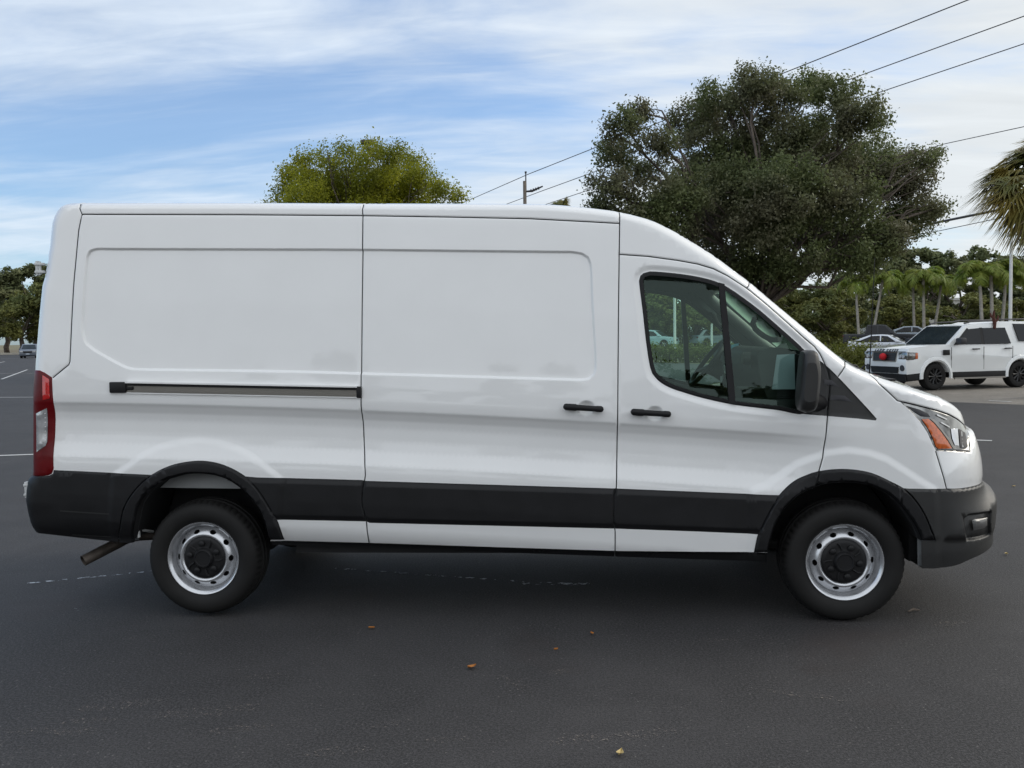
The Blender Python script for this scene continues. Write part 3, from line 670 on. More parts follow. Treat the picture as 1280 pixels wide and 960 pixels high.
# exhaust
e0 = at(104, 701, .10); e1 = at(150, 677.5, .28); e2 = at(160, 672.5, .36); e3 = at(186, 668.5, .42)
pts = crom([e0, e0 + (e1 - e0) * .5, e1, e2, e3, e3 + (.5, .05, .0)], .03)
b = MB(); r = .035; b.tube(pts, r, 18, caps=False); b.tube(pts[:6], r * .90, 18, caps=False); k = 18
ax = pts[1] - pts[0]; ax /= np.linalg.norm(ax); uu = np.cross(ax, [0, 0, 1.0]); uu /= np.linalg.norm(uu); vv = np.cross(ax, uu)
ring = []; 
for rr in (r, r * .9): ring += [pts[0] + rr * (uu * math.cos(2*math.pi*j/k) + vv * math.sin(2*math.pi*j/k)) for j in range(k)]
b.add(ring, [(j, (j+1) % k, k + (j+1) % k, k + j) for j in range(k)])
b.poly([pts[4] + r*.9 * (uu * math.cos(2*math.pi*j/k) + vv * math.sin(2*math.pi*j/k)) for j in range(k)])
b.build('exhaust_pipe', M['rust'], VAN)
b = MB(); h0 = at(172.5, 640, .05); h1 = at(171, 658, .05); b.tube([h0, (h0 + h1) / 2 + (.006, 0, 0), h1], .005, 6); b.tube([h1, h1 + (.0, .0, -.03), at(173.5, 672, .05)], [.012, .018, .010], 6); b.tube([at(173, 662, .06), at(191, 664.5, .25)], .009, 6)
b.build('brake_cable', M['white_metal'], VAN)

# lamp details
def patch(name, px, m, parent, off=.003, cls_key=None, thick=.004):
    P = PX(px); P = lin(P, .012, True)
    # fill: fan grid by triangulation
    g0, g1 = P.min(0), P.max(0); gr = np.array([(x, z) for x in np.arange(g0[0], g1[0], .018) for z in np.arange(g0[1], g1[1], .018)])
    ins = gr[(sdist(gr, P) > .006)] if len(gr) else gr
    A = np.vstack([P, ins]) if len(ins) else P
    rr = geometry.delaunay_2d_cdt([Vector(p) for p in A], [(i, (i + 1) % len(P)) for i in range(len(P))], [], 1, 1e-5)
    Vv = np.array([v[:] for v in rr[0]]); Ff = [f for f in rr[2]]
    y = Ybody(Vv[:, 0], Vv[:, 1]) + (feat(Vv[:, 0], Vv[:, 1]) if cls_key is None else 0) - (0 if cls_key is None else PROUD[cls_key][0])
    d = near(Vv, np.vstack([P, P[:1]])); y = y - off - thick * sstep(d, 0, .012)
    b = MB(); V3 = np.stack([Vv[:, 0], y, Vv[:, 1]], 1)
    F2 = []
    for f in Ff:
        q = [Vv[i] for i in f]; a = (q[1][0]-q[0][0])*(q[2][1]-q[0][1]) - (q[1][1]-q[0][1])*(q[2][0]-q[0][0]); F2.append(f if a > 0 else f[::-1])
    b.add(V3, F2); return b.build(name, m, parent)
patch('turn_signal', [(1152.5, 524), (1160.5, 523.6), (1167, 528.5), (1177, 540.5), (1185, 551.7), (1190.4, 560.4), (1173, 561.2), (1170, 558), (1164.7, 544), (1159, 533.4)], M['amber'], head, .004, 'headlight')
patch('projector', [(1188.8, 536), (1197.5, 535.5), (1199, 557), (1194, 556.6), (1190.5, 548)], M['lamp_br'], head, .004, 'headlight')
patch('lamp_bezel', [(1163, 523.5), (1168, 524), (1178, 537), (1188, 549.5), (1195, 560.8), (1191.6, 560.6), (1186.4, 551.7), (1178, 540), (1168.4, 528.4)], M['alu'], head, .005, 'headlight')
patch('lamp_bezel', [(1199, 536), (1207, 541), (1210, 558), (1207.6, 561), (1201, 560)], M['dark_metal'], head, .004, 'headlight')
patch('lamp_bezel', [(1133, 507.2), (1150, 512), (1160, 517), (1163.5, 521.5), (1152, 520.5), (1143, 515)], M['dark_metal'], head, .003, 'headlight')
patch('lamp_bezel', [(1170.8, 562.2), (1191, 563.2), (1211.5, 564.6), (1211.4, 562.4), (1193, 561.6), (1172, 561.4)], M['dark_metal'], head, .004, 'headlight')
for q in ([(1201.6, 539), (1202.6, 539.4), (1204.2, 559), (1203, 559)], [(1171, 517.5), (1184, 523.5), (1183.6, 525), (1171.5, 519.6)], [(1176, 527), (1187, 533), (1187, 534.6), (1177, 529)]): patch('lamp_rib', q, M['chrome'], head, .008, 'headlight', .006)
patch('reverse_lens', [(46, 517), (59.6, 510), (60, 552), (58, 557), (46.5, 565)], M['clear'], tail, .003, 'tail')
for yy in (516.5, 522, 527.5, 533, 538.5, 544, 549.5):
    patch('lens_rib', [(48.5, yy + 1.3), (59, yy - .6), (59, yy + .4), (48.5, yy + 2.3)], M['white_metal'], tail, .006, 'tail', .003)
patch('upper_lens', [(54, 468.5), (62.5, 474), (63.4, 498), (54.5, 500)], mat('bright_red_lens', (0.55, 0.012, 0.012), 0.1, coat=1.0, nscale=60, namt=0.3), tail, .003, 'tail')
patch('fog_lamp', [(1214.5, 650.5), (1217, 648.8), (1234, 646.6), (1233.6, 657), (1230, 660), (1216.5, 663)], mat('fog_lamp_grey', (0.10, 0.10, 0.098), 0.35, coat=0.5, nscale=20, namt=0.3), fbump, -.012, 'front_bumper', .012)

for q in ([(77, 637.2), (150, 642), (150, 643.6), (77, 638.8)], [(92, 667.2), (150, 670.2), (150, 671.6), (92, 668.4)]): patch('bumper_rib', q, M['plastic2'], rbump, .003, 'rear_bumper', .02)
# door handles
for (xa, ya, xb, yb, dr, wd_) in ((704, 508.3, 754.6, 511.7, slide, 8.6), (788.4, 514.8, 839, 518.0, door, 8.6)):
    A = at(xa, ya, -.085); B = at(xb, yb, -.085); dx = (B - A); b = MB(); r0 = .0195
    q = [A + dx * t for t in (0, .02, .06, .30, .34, .80, .84, .95, .985, 1)]
    rr = [.004, .014, .0195, .0205, .0175, .0165, .0185, .0180, .012, .003]
    V0 = len(b.v); b.tube(q, rr, 14)
    for i in range(V0, len(b.v)): v = b.v[i]; b.v[i] = (v[0], -.085 + (v[1] + .085) * .75, v[2])
    b.box((A[0] + .02, -.085, A[2] - .012 - .004), (A[0] + .06, -.03, A[2] + .010)); b.box((B[0] - .05, -.085, B[2] - .010), (B[0] - .02, -.03, B[2] + .010))
    b.build('door_handle', M['plastic'], dr)
# slide rail
b = MB(); A = at(158, 484.6, -.055); B = at(447, 490.3, -.055)
for dz, h, dy in ((.026, .005, .006), (.016, .006, .003), (.0, .008, .0), (-.012, .006, .002), (-.023, .004, .007)):
    V = []; 
    for p in (A, B):
        for yy, zz in ((-.052 - dy, -h), (-.052 - dy, h), (.01, h), (.01, -h)): V.append((p[0], yy, p[2] + dz + zz))
    b.add(V, [(0, 1, 5, 4), (1, 2, 6, 5), (2, 3, 7, 6), (3, 0, 4, 7), (3, 2, 1, 0), (4, 5, 6, 7)])
V = []
for p in (A, B):
    for yy, zz in ((-.051, -.028), (-.051, .030), (.02, .030), (.02, -.028)): V.append((p[0], yy, p[2] + zz))
b.add(V, [(0, 1, 5, 4), (1, 2, 6, 5), (2, 3, 7, 6), (3, 0, 4, 7), (3, 2, 1, 0), (4, 5, 6, 7)])
rail = b.build('slide_rail', M['alu'], VAN, smooth=False)
b = MB()
for dz, h, y0, y1 in ((.0325, .0045, -.072, .0), (-.031, .003, -.060, .0)):
    V = []
    for p in (A, B):
        for yy, zz in ((y0, -h), (y0, h), (y1, h), (y1, -h)): V.append((p[0], yy, p[2] + dz + zz))
    b.add(V, [(0, 1, 5, 4), (1, 2, 6, 5), (2, 3, 7, 6), (3, 0, 4, 7), (3, 2, 1, 0), (4, 5, 6, 7)])
b.build('rail_lip', M['paint'], rail, smooth=False)
b = MB(); b.add([(A[0], -.0602, A[2] + .012), (A[0], -.0602, A[2] + .027), (B[0], -.0602, B[2] + .027), (B[0], -.0602, B[2] + .012)], [(0, 3, 2, 1)]); b.build('rail_slot_shade', M['rubber'], rail, smooth=False)  # flat dark strip paints in the shadow gap below the lip
for (x0, x1, y0, y1) in ((137, 157.6, 484.2, 484.5), (445.5, 451, 490.3, 490.4)):
    A = at(x0, y0, -.06); B = at(x1, y1, -.06); b = MB(); b.rbox((A[0], -.068, A[2] - .034), (B[0], .0, B[2] + .034), .006); b.build('end_cap', M['plastic'], rail)
A = at(157.6, 485.4, -.06); b = MB(); b.rbox((A[0] - .005, -.062, A[2] - .011), (A[0] + .042, -.03, A[2] + .010), .003); b.build('rail_stop', M['rubber'], rail)

# hinges at the rear corner
for (x0, x1, y0, y1, yy) in ((43.6, 51.5, 326.5, 344.5, .10), (34.4, 42.5, 601.5, 621.5, .06)):
    sh = .018 if y1 < 400 else -.004; A = at(x0, y1, yy) + (sh, 0, 0); B = at(x1, y0, yy) + (sh * .6, 0, 0); b = MB(); w3 = (B[0] - A[0])
    b.rbox((A[0] + .004, yy - .03, A[2]), (A[0] + w3 * .55, yy + .0, B[2]), .004); b.rbox((A[0], yy - .035, A[2] + .012), (B[0] + .02, yy - .005, A[2] + .028), .004); b.rbox((A[0], yy - .035, B[2] - .028), (B[0] + .02, yy - .005, B[2] - .012), .004)
    b.tube([(A[0] + w3 * .75, yy - .02, A[2] + .004), (A[0] + w3 * .75, yy - .02, B[2] - .004)], .009, 10)
    b.build('door_hinge', M['white_metal'], VAN)

# side mirror (near and far)
mo = [(1006, 440), (1011, 438), (1019, 438), (1023.4, 440.8), (1025.4, 449), (1027.4, 463), (1026.4, 484), (1023, 508), (1017.5, 515.6), (1009, 517.2), (1001.5, 514.6), (999.2, 504), (1000.6, 484), (1002.6, 463), (1004, 448)]
Yf = -.30
P0 = crom([at(x, y, Yf)[[0, 2]] for x, y in mo], .02, True); c0 = P0.mean(0)
def mirror(sg, parent):
    b = MB(); V = []; n = len(P0)
    lay = [(.62, -.022), (.86, -.006), (.97, .02), (1.0, .06), (1.0, .15), (.95, .19), (.80, .205)]
    for s_, dy in lay:
        for p in P0:
            q = c0 + (p - c0) * s_; y = Yf + dy; V.append((q[0] + dy * .10, y if sg > 0 else 2 * YC - y, q[1]))
    Fs = [(i * n + j, i * n + (j + 1) % n, (i + 1) * n + (j + 1) % n, (i + 1) * n + j) for i in range(len(lay) - 1) for j in range(n)]
    Fs += [tuple(range(n)), tuple((len(lay) - 1) * n + j for j in range(n))[::-1]]
    if sg < 0: Fs = [f[::-1] for f in Fs]
    b.add(V, Fs); o = b.build('side_mirror', M['plastic2'], parent, auto=50)
    b = MB(); yy = lambda y: y if sg > 0 else 2 * YC - y
    a0 = at(1012, 503, Yf + .1); a1 = at(1030, 505, -.03)
    b.tube([(a0[0], yy(Yf + .12), a0[2]), (a0[0] + .03, yy(-.08), a0[2] - .005), (a1[0], yy(.02), a1[2])], [.045, .05, .055], 10)
    b.tube([(a0[0], yy(Yf + .12), a0[2] + .24), (a0[0] + .03, yy(-.08), a0[2] + .18), (a1[0], yy(.02), a1[2] + .16)], [.016, .018, .02], 8)
    b.build('mirror_arm', M['plastic'], o)
    return o
    b = MB(); x = P0[:, 0].min() - .001; zc = c0[1]
    b.rbox((x + .012, min(yy(Yf + .10), yy(Yf + .185)), zc - .13), (x + .026, max(yy(Yf + .10), yy(Yf + .185)), zc + .14), .005); b.build('mirror_glass', M['chrome'], o)
    return o
mirror(1, VAN); mirror(-1, VAN)
# louvre ribs on the corner trim
for q in ([(1030, 474.2), (1040, 475.2), (1050, 484), (1037, 481.5), (1030, 480.6)], [(1038.4, 493.6), (1056, 494.6), (1066, 502.6), (1050, 500.5), (1038, 500)]):
    patch('trim_rib', q, M['dark_metal'], sail, .002, 'sail', .003)
# divider bar of the door window
for sg, dr in ((1, door), (-1, fdoor)):
    b = MB(); A = PX([(898.4, 353)])[0]; B = PX([(905.8, 355)])[0]; C = PX([(920, 506)])[0]; D = PX([(911.5, 504)])[0]
    V = []
    for q in (A, B, C, D): y = Ybody(q[:1], q[1:])[0]; V.append((q[0], y if sg > 0 else 2 * YC - y, q[1])); 
    V += [(v[0], v[1] + sg * .03, v[2]) for v in V[:4]]
    b.add(V, [(3, 2, 1, 0), (4, 5, 6, 7), (0, 1, 5, 4), (1, 2, 6, 5), (2, 3, 7, 6), (3, 0, 4, 7)]); b.build('window_divider', M['rubber'], dr, smooth=False)

# cabin
dp = [at(x, y, 1.0)[[0, 2]] for x, y in ((914, 442), (922, 434), (938, 432.5), (975, 439), (1003, 447), (1045, 474), (1060, 560), (930, 560), (936, 520), (928, 492), (918, 470))]
DP = crom(dp[:6], .03); DP = np.vstack([DP, dp[6:]]); b = MB(); n = len(DP)
V = [(p[0], yy, p[1]) for yy in (.12, .16, 2*YC - .16, 2*YC - .12) for p in DP]
b.add(V, [(i * n + j, i * n + (j + 1) % n, (i + 1) * n + (j + 1) % n, (i + 1) * n + j) for i in range(3) for j in range(n)] + [tuple(range(n))[::-1], tuple(3 * n + j for j in range(n))])
dash = b.build('dashboard', M['dash'], VAN, auto=50)
for px, py in ((931, 448), (941, 452)):
    c = at(px, py, .34); b = MB(); b.tube([c + (-.015, 0, .0), c + (.03, 0, 0)], [.036, .040], 14); b.build('air_vent', M['plastic2'], dash)
P1, P2 = at(921, 484, .14), at(992, 491, .14); b = MB(); b.rbox((P1[0], .105, P1[2] - .012), (P2[0], .15, P1[2] + .004), .004); b.build('dash_trim', M['plastic2'], dash)
P1, P2 = at(921, 497, .14), at(998, 500, .14); b = MB(); b.rbox((P1[0] - .02, .06, P1[2] - .10), (P2[0], .15, P1[2]), .02); b.build('glovebox_lid', M['dash'], dash)
b = MB(); c = at(908, 470, .95); b.rbox((c[0] - .02, .82, c[2] - .10), (c[0] + .02, 1.10, c[2] + .08), .01); b.build('centre_screen', M['tint'], dash)
b = MB(); c = at(885, 453, 1.40); R_ = .195; e = np.array([.39, 0, .51]); e /= np.linalg.norm(e); yv = np.array([0, 1.0, 0])
b.tube([c + R_ * (e * math.cos(A) + yv * math.sin(A)) for A in np.linspace(0, 2 * math.pi, 41)], .017, 10, caps=False)
nv = np.cross(yv, e); nv = nv if nv[0] > 0 else -nv
for A in (0.5, math.pi - .5, 1.5 * math.pi): b.tube([c + R_ * (e * math.cos(A + 1.57) + yv * math.sin(A + 1.57)), c + nv * .05], [.014, .03], 6)
b.tube([c + nv * .03, c + nv * .09, c + nv * .40], [.075, .06, .045], 12); b.build('steering_wheel', M['dash'], VAN)
for y0 in (.22, 1.22):
    b = MB(); b.rbox((.12, y0, .62), (.66, y0 + .50, .98), .05, 3); b.rbox((.02, y0, .95), (.20, y0 + .50, 1.55), .06, 3, xf=Matrix.Translation((.08, 0, .0)) @ Matrix.Shear('XY', 4, (0, 0)))
    b.rbox((.02, y0 + .12, 1.60), (.13, y0 + .38, 1.80), .04, 3); b.build('seat', M['seat'], VAN)
def xz_p(px, py, y): return at(px, py, y)
b = MB(); b.tube(crom([xz_p(871, 359, 1.56), xz_p(886, 372, 1.58), xz_p(903, 387, 1.60), xz_p(930, 410, 1.62), xz_p(950, 428, 1.63), xz_p(966, 440, 1.63)], .05), .040, 10); b.build('pillar_trim', M['cream'], VAN)
for pts in ([xz_p(944, 398, .13), xz_p(941, 404, .16), xz_p(944, 411, .17), xz_p(955, 420, .17), xz_p(966, 425, .16), xz_p(974, 424, .13)], [xz_p(885, 392, 1.74), xz_p(892, 394, 1.70), xz_p(896, 404, 1.70), xz_p(904, 410, 1.74)]):
    b = MB(); b.tube(crom(pts, .02), .017, 8); b.build('grab_handle', M['plastic'], VAN)
b = MB(); b.tube([xz_p(861, 371, 1.82), xz_p(876, 381, 1.80), xz_p(893, 396, 1.78)], [.02, .035, .03], 8); b.build('visor', M['liner'], VAN)
# antenna and wipers
a0 = at(1086.5, 474, .36); a1 = at(1093.5, 322, .36); b = MB(); b.tube([a0 - (0, 0, .02), a0 + (.0, 0, .035)], [.016, .010], 8); b.tube([a0, (a0 + a1) / 2, a1], [.004, .0032, .002], 6); b.build('antenna', M['rubber'], VAN)
b = MB(); b.tube([at(1081, 469, .55), at(1070, 457, .55), at(1062, 456, .5)], .007, 6); b.build('wiper', M['rubber'], VAN); b = MB(); b.tube([at(1074, 464, .8), at(1082, 456, .8)], .006, 6); b.build('wiper', M['rubber'], VAN)
b = MB(); c = at(1094, 473.4, .5); b.rbox((c[0] - .07, .42, c[2] - .012), (c[0] + .10, .62, c[2] + .002), .005); b.build('cowl_vent', M['rubber'], VAN)

# wheels
def disc_with_holes():
    A = np.linspace(0, 2 * np.pi, 73)[:-1]; V = []; E = []
    def loop(P):
        i0 = len(V); V.extend(P); E.extend((i0 + i, i0 + (i + 1) % len(P)) for i in range(len(P)))
    for r in (.188, .128): loop([(r * math.cos(t), r * math.sin(t)) for t in A])
    holes = []
    for k in range(10):
        t = 2 * math.pi * (k + .28) / 10; c = (.163 * math.cos(t), .163 * math.sin(t)); H = []
        for s_ in np.linspace(0, 2 * np.pi, 19)[:-1]:
            a, b_ = .0115 * math.cos(s_), .0185 * math.sin(s_); H.append((c[0] + a * math.cos(t) - b_ * math.sin(t), c[1] + a * math.sin(t) + b_ * math.cos(t)))
        holes.append(np.array(H)); loop(H)
    for r in (.136, .144, .152, .172, .18): V.extend([(r * math.cos(t + r * 9), r * math.sin(t + r * 9)) for t in A])
    rr = geometry.delaunay_2d_cdt([Vector(v) for v in V], E, [], 0, 1e-5)
    P = np.array([v[:] for v in rr[0]]); Fs = [f for f in rr[2]]; C = np.array([P[list(f)].mean(0) for f in Fs]); R = np.hypot(C[:, 0], C[:, 1])
    k = (R > .127) & (R < .189)
    for H in holes: k &= ~inside(C, H)
    prof = lambda r: np.interp(r, [.128, .134, .142, .15, .165, .178, .188], [.026, .016, .013, .016, .030, .043, .052])
    y = prof(np.hypot(P[:, 0], P[:, 1])); F2 = []
    for f, q in zip(Fs, k):
        if not q: continue
        a, b_, c = P[f[0]], P[f[1]], P[f[2]]; F2.append(f if (b_[0]-a[0])*(c[1]-a[1]) - (b_[1]-a[1])*(c[0]-a[0]) > 0 else f[::-1])
    return np.stack([P[:, 0], y, P[:, 1]], 1), F2
DW = disc_with_holes()
def wheel(x, y, z, R=.352, rot=0.0, steer=0.0, far=False):
    t = bpy.data.objects.new('wheel', None); COL.objects.link(t); t.parent = VAN; t.location = (x, y - YC, z); t.rotation_euler = (0, rot, steer + (math.pi if far else 0)); t.empty_display_size = .1
    prof = [(.214, .02), (.222, .004), (.232, -.008), (.262, -.020), (.295, -.022), (.318, -.014), (.332, -.002), (.341, .012), (.347, .03), (.350, .05), (.3445, .058), (.3445, .066), (.352, .073), (.352, .105), (.345, .11), (.345, .12), (.352, .125), (.352, .16), (.345, .166), (.350, .175), (.345, .20), (.332, .225), (.29, .242), (.22, .22)]
    K = 168
    def rm(r, yy, i, j):
        if r > .338 and i < 11 and (j % 3 == 0): return r - .008
        if r > .338 and i > 19 and (j % 3 == 1): return r - .008
        return r
    b = MB(); b.lathe_y(prof, (0, 0, 0), K, rm); o = b.build('tyre', M['tyre'], t, auto=35, local=True)
    b = MB(); b.lathe_y([(.223, .012), (.224, .002), (.221, -.003), (.215, -.002), (.211, .004), (.205, .008), (.200, .016), (.197, .035), (.190, .048), (.187, .058), (.186, .15), (.20, .2)], (0, 0, 0), 72); b.add(*DW)
    b.build('rim', M['steel'], t, auto=50, local=True)
    b = MB(); b.lathe_y([(.1275, .040), (.129, .024), (.124, .018), (.105, .014), (.085, .016), (.062, .012), (.056, -.004), (.050, -.010), (.046, -.010), (.043, -.006), (.020, -.005), (.0005, -.005)], (0, 0, 0), 60)
    for k in range(5):
        A = 2 * math.pi * (k + .5) / 5; c = np.array([.088 * math.cos(A), 0, .088 * math.sin(A)])
        b.tube([c + (0, .025, 0), c + (0, .004, 0), c + (0, .0, 0)], [.020, .018, .012], 12)
        A2 = A + math.pi / 5; u = np.array([math.cos(A2), 0, math.sin(A2)]); v = np.array([-u[2], 0, u[0]])
        b.tube([u * .068 + (0, .010, 0), u * .10 + v * .006 + (0, .008, 0), u * .114 + v * .018 + (0, .012, 0)], .0045, 6)
    b.build('hub_cap', M['plastic'], t, auto=40, local=True)
    b = MB(); b.lathe_y([(.0005, .09), (.186, .09)], (0, 0, 0), 32); b.build('brake_disc', M['dark'], t, local=True)
    return t
WB = 3.76 / 2
rr_ = at(254, 698, 0.0); fr_ = at(1056, 703, 0.0)
for far_ in (False, True):
    for q_, ro_ in ((rr_, .2), (fr_, .75)):
        t_ = wheel(q_[0], 2 * YC if far_ else .0, q_[2], rot=ro_ if not far_ else 0.0, far=far_); k_ = .365 / .352
        t_.children[0].scale = (k_, 1, k_)

# ------------------------------------------------------------------ ground, pavements, markings
def asphalt(name, col, col2, speck=(0.24, 0.225, 0.21), amt=1.0, rough=0.74):
    m = bpy.data.materials.new(name); m.use_nodes = True; t = m.node_tree; b = t.nodes['Principled BSDF']; b.inputs['Roughness'].default_value = rough; b.inputs['Specular IOR Level'].default_value = 0.36
    c = t.nodes.new('ShaderNodeTexCoord')
    def noise(sc, det, a, z_, rg=0.55, dist=0.0):
        n = t.nodes.new('ShaderNodeTexNoise'); n.inputs['Scale'].default_value = sc; n.inputs['Detail'].default_value = det; n.inputs['Roughness'].default_value = rg; n.inputs['Distortion'].default_value = dist
        t.links.new(c.outputs['Object'], n.inputs['Vector'])
        r = t.nodes.new('ShaderNodeMapRange'); r.inputs[1].default_value = a; r.inputs[2].default_value = z_; t.links.new(n.outputs[0], r.inputs[0]); return n.outputs[0], r.outputs[0]
    def mix(f, a, bb, k=1.0):
        x = t.nodes.new('ShaderNodeMix'); x.data_type = 'RGBA'
        if k != 1.0:
            q = t.nodes.new('ShaderNodeMath'); q.operation = 'MULTIPLY'; q.inputs[1].default_value = k; t.links.new(f, q.inputs[0]); f = q.outputs[0]
        t.links.new(f, x.inputs[0])
        for i, v in ((6, a), (7, bb)):
            if isinstance(v, tuple): x.inputs[i].default_value = (*v, 1)
            else: t.links.new(v, x.inputs[i])
        return x.outputs[2]
    _, big = noise(.5, 7, .38, .64, .62, .8); _, med = noise(2.2, 6, .42, .72, .6, .6); n1, fine = noise(80, 4, .44, .60, .7); n2, grit = noise(150, 2, .52, .64, .5)
    _, chalk = noise(1.1, 8, .60, .78, .62, 1.5); _, chalk2 = noise(70, 2, .56, .66); _, red = noise(.8, 3, .60, .75)
    cc = mix(big, tuple(v * .85 for v in col), tuple(v * 1.15 for v in col2)); cc = mix(med, cc, tuple(v * .66 for v in col), .8); cc = mix(fine, cc, tuple(v * 2.5 for v in col), .85); cc = mix(grit, cc, tuple(v * .35 for v in col), .8)
    rr = mix(red, cc, (col[0] * 1.35, col[1] * 1.05, col[2] * .95), .5)
    k = t.nodes.new('ShaderNodeMath'); k.operation = 'MULTIPLY'; t.links.new(chalk, k.inputs[0]); t.links.new(chalk2, k.inputs[1])
    cc = mix(k.outputs[0], rr, speck, .55 * amt)
    # small pale stones showing in the surface
    vo = t.nodes.new('ShaderNodeTexVoronoi'); vo.inputs['Scale'].default_value = 42; t.links.new(c.outputs['Object'], vo.inputs['Vector'])
    st = t.nodes.new('ShaderNodeMapRange'); st.inputs[1].default_value = .22; st.inputs[2].default_value = .10; t.links.new(vo.outputs['Distance'], st.inputs[0])
    sp = t.nodes.new('ShaderNodeSeparateColor'); t.links.new(vo.outputs['Color'], sp.inputs[0])
    g = t.nodes.new('ShaderNodeMath'); g.operation = 'GREATER_THAN'; g.inputs[1].default_value = .90; t.links.new(sp.outputs[0], g.inputs[0])
    k2 = t.nodes.new('ShaderNodeMath'); k2.operation = 'MULTIPLY'; t.links.new(st.outputs[0], k2.inputs[0]); t.links.new(g.outputs[0], k2.inputs[1])
    cc = mix(k2.outputs[0], cc, tuple(v * .8 for v in speck), .6 * amt)
    t.links.new(cc, b.inputs['Base Color'])
    ad = t.nodes.new('ShaderNodeMath'); ad.operation = 'ADD'; t.links.new(n1, ad.inputs[0]); t.links.new(n2, ad.inputs[1])
    bp = t.nodes.new('ShaderNodeBump'); bp.inputs['Strength'].default_value = .55; bp.inputs['Distance'].default_value = .006; t.links.new(ad.outputs[0], bp.inputs['Height']); t.links.new(bp.outputs[0], b.inputs['Normal'])
    return m
def faded(name, col, thr, scale=25, base=(0.05, 0.05, 0.052)):
    """worn paint: specks of paint left on the asphalt"""
    m = bpy.data.materials.new(name); m.use_nodes = True; t = m.node_tree; b = t.nodes['Principled BSDF']; b.inputs['Roughness'].default_value = .7; b.inputs['Base Color'].default_value = (*col, 1)
    c = t.nodes.new('ShaderNodeTexCoord'); n = t.nodes.new('ShaderNodeTexNoise'); n.inputs['Scale'].default_value = scale; n.inputs['Detail'].default_value = 5; n.inputs['Roughness'].default_value = .7
    t.links.new(c.outputs['Object'], n.inputs['Vector']); r = t.nodes.new('ShaderNodeMapRange'); r.inputs[1].default_value = thr; r.inputs[2].default_value = thr + .08; t.links.new(n.outputs[0], r.inputs[0])
    t.links.new(r.outputs[0], b.inputs['Alpha']); return m
def sheet(name, pts, z, m):
    b = MB(); b.poly([(p[0], p[1], z) for p in pts]); o = b.build(name, m, smooth=False); return tag(o, None, None, None, 'structure')
sheet('ground', [(-1500, -900), (1500, -900), (1500, 1800), (-1500, 1800)], -.02, mat('dry_grass_soil', (0.13, 0.125, 0.06), .95, nscale=.4, col2=(0.20, 0.165, 0.10), bump=.4, bscale=30))
A1, A2, A3 = gnd(1100, 499), gnd(1180, 502.3), gnd(1280, 506)
d12 = (A3 - A1) / np.linalg.norm(A3 - A1)
lotm = asphalt('asphalt', (0.029, 0.0275, 0.0278), (0.039, 0.037, 0.0372))
LL = base_at(0, 168); LR = base_at(600, 60)
sheet('parking_lot', [(-70, -45), (55, -45), tuple((A3 + d12 * 30)[:2]), tuple(A3[:2]), tuple(A1[:2]), tuple((A1 - d12 * 6)[:2]), tuple(base_at(990, 45)[:2]), tuple(base_at(700, 62)[:2]), tuple(base_at(420, 120)[:2]), tuple(base_at(-200, 168)[:2]), (-240, 60)], 0.0, lotm)
oldm = asphalt('old_pavement', (0.15, 0.135, 0.115), (0.20, 0.18, 0.155), (0.30, 0.28, 0.25), .6, .8)
A0 = A1 - d12 * 6
sheet('old_pavement', [tuple(A0[:2]), tuple((A3 + d12 * 30)[:2]), tuple((A3 + d12 * 30)[:2] + np.array([2, 40])), tuple(base_at(1290, 50)[:2]), tuple(base_at(1000, 50)[:2]), tuple(base_at(990, 42)[:2])], -.006, oldm)
sheet('far_road', [tuple(base_at(640, 66)[:2]), tuple(base_at(1330, 54)[:2]), tuple(base_at(1330, 104)[:2]), tuple(base_at(640, 112)[:2])], -.010, asphalt('far_pavement', (0.17, 0.155, 0.135), (0.22, 0.20, 0.18), (0.3, 0.28, 0.25), .5, .85))
sheet('verge', [tuple(base_at(-300, 171)[:2]), tuple(base_at(420, 124)[:2]), tuple(base_at(420, 260)[:2]), tuple(base_at(-300, 300)[:2])], -.008, mat('leaf_litter', (0.17, 0.12, 0.075), .95, nscale=.8, col2=(0.10, 0.10, 0.05), bump=.3, bscale=20))
# kerb round the far left end of the lot
b = MB(); P, Q = base_at(-260, 168), base_at(440, 121); dk = (Q - P) / np.linalg.norm(Q - P); nk = np.array([-dk[1], dk[0], 0])
nk = nk if nk[1] > 0 else -nk
for i in range(2):
    pass
V = [P, Q, Q + nk * .9, P + nk * .9]; b.add([tuple(v) for v in V] + [(v[0], v[1], .30) for v in V], [(4, 5, 6, 7), (0, 1, 5, 4), (1, 2, 6, 5), (2, 3, 7, 6), (3, 0, 4, 7)])
tag(b.build('kerb', mat('kerb_concrete', (0.42, 0.38, 0.31), .9, nscale=1.5, namt=.3), smooth=False), None, None, None, 'structure')
wp = mat('road_paint', (0.62, 0.62, 0.60), .7, nscale=30, col2=(0.40, 0.40, 0.39))
fp = faded('worn_paint', (0.50, 0.52, 0.55), .51, 14); fp2 = faded('worn_paint_specks', (0.42, 0.43, 0.45), .60, 30)
def line_px(px0, px1, wd, m, z=.004):
    p, q = gnd(*px0), gnd(*px1); d = q - p; d /= np.linalg.norm(d); n = np.array([-d[1], d[0], 0]) * wd / 2
    sheet('painted_line', [p - n, p + n, q + n, q - n], z, m)
line_px((-120, 574), (60, 567.5), .10, wp); line_px((-200, 498), (60, 496.4), .11, wp); line_px((2, 474), (34, 462.2), .11, wp); line_px((-40, 462), (6, 452), .11, wp)
line_px((-60, 467.4), (60, 466.6), .13, faded('worn_paint_far', (0.40, 0.38, 0.34), .45, 3)); line_px((-60, 449), (60, 448), .2, wp)
line_px((1218, 550.2), (1240, 551), .10, wp); line_px((1236, 501.0), (1264, 502.2), .10, wp)
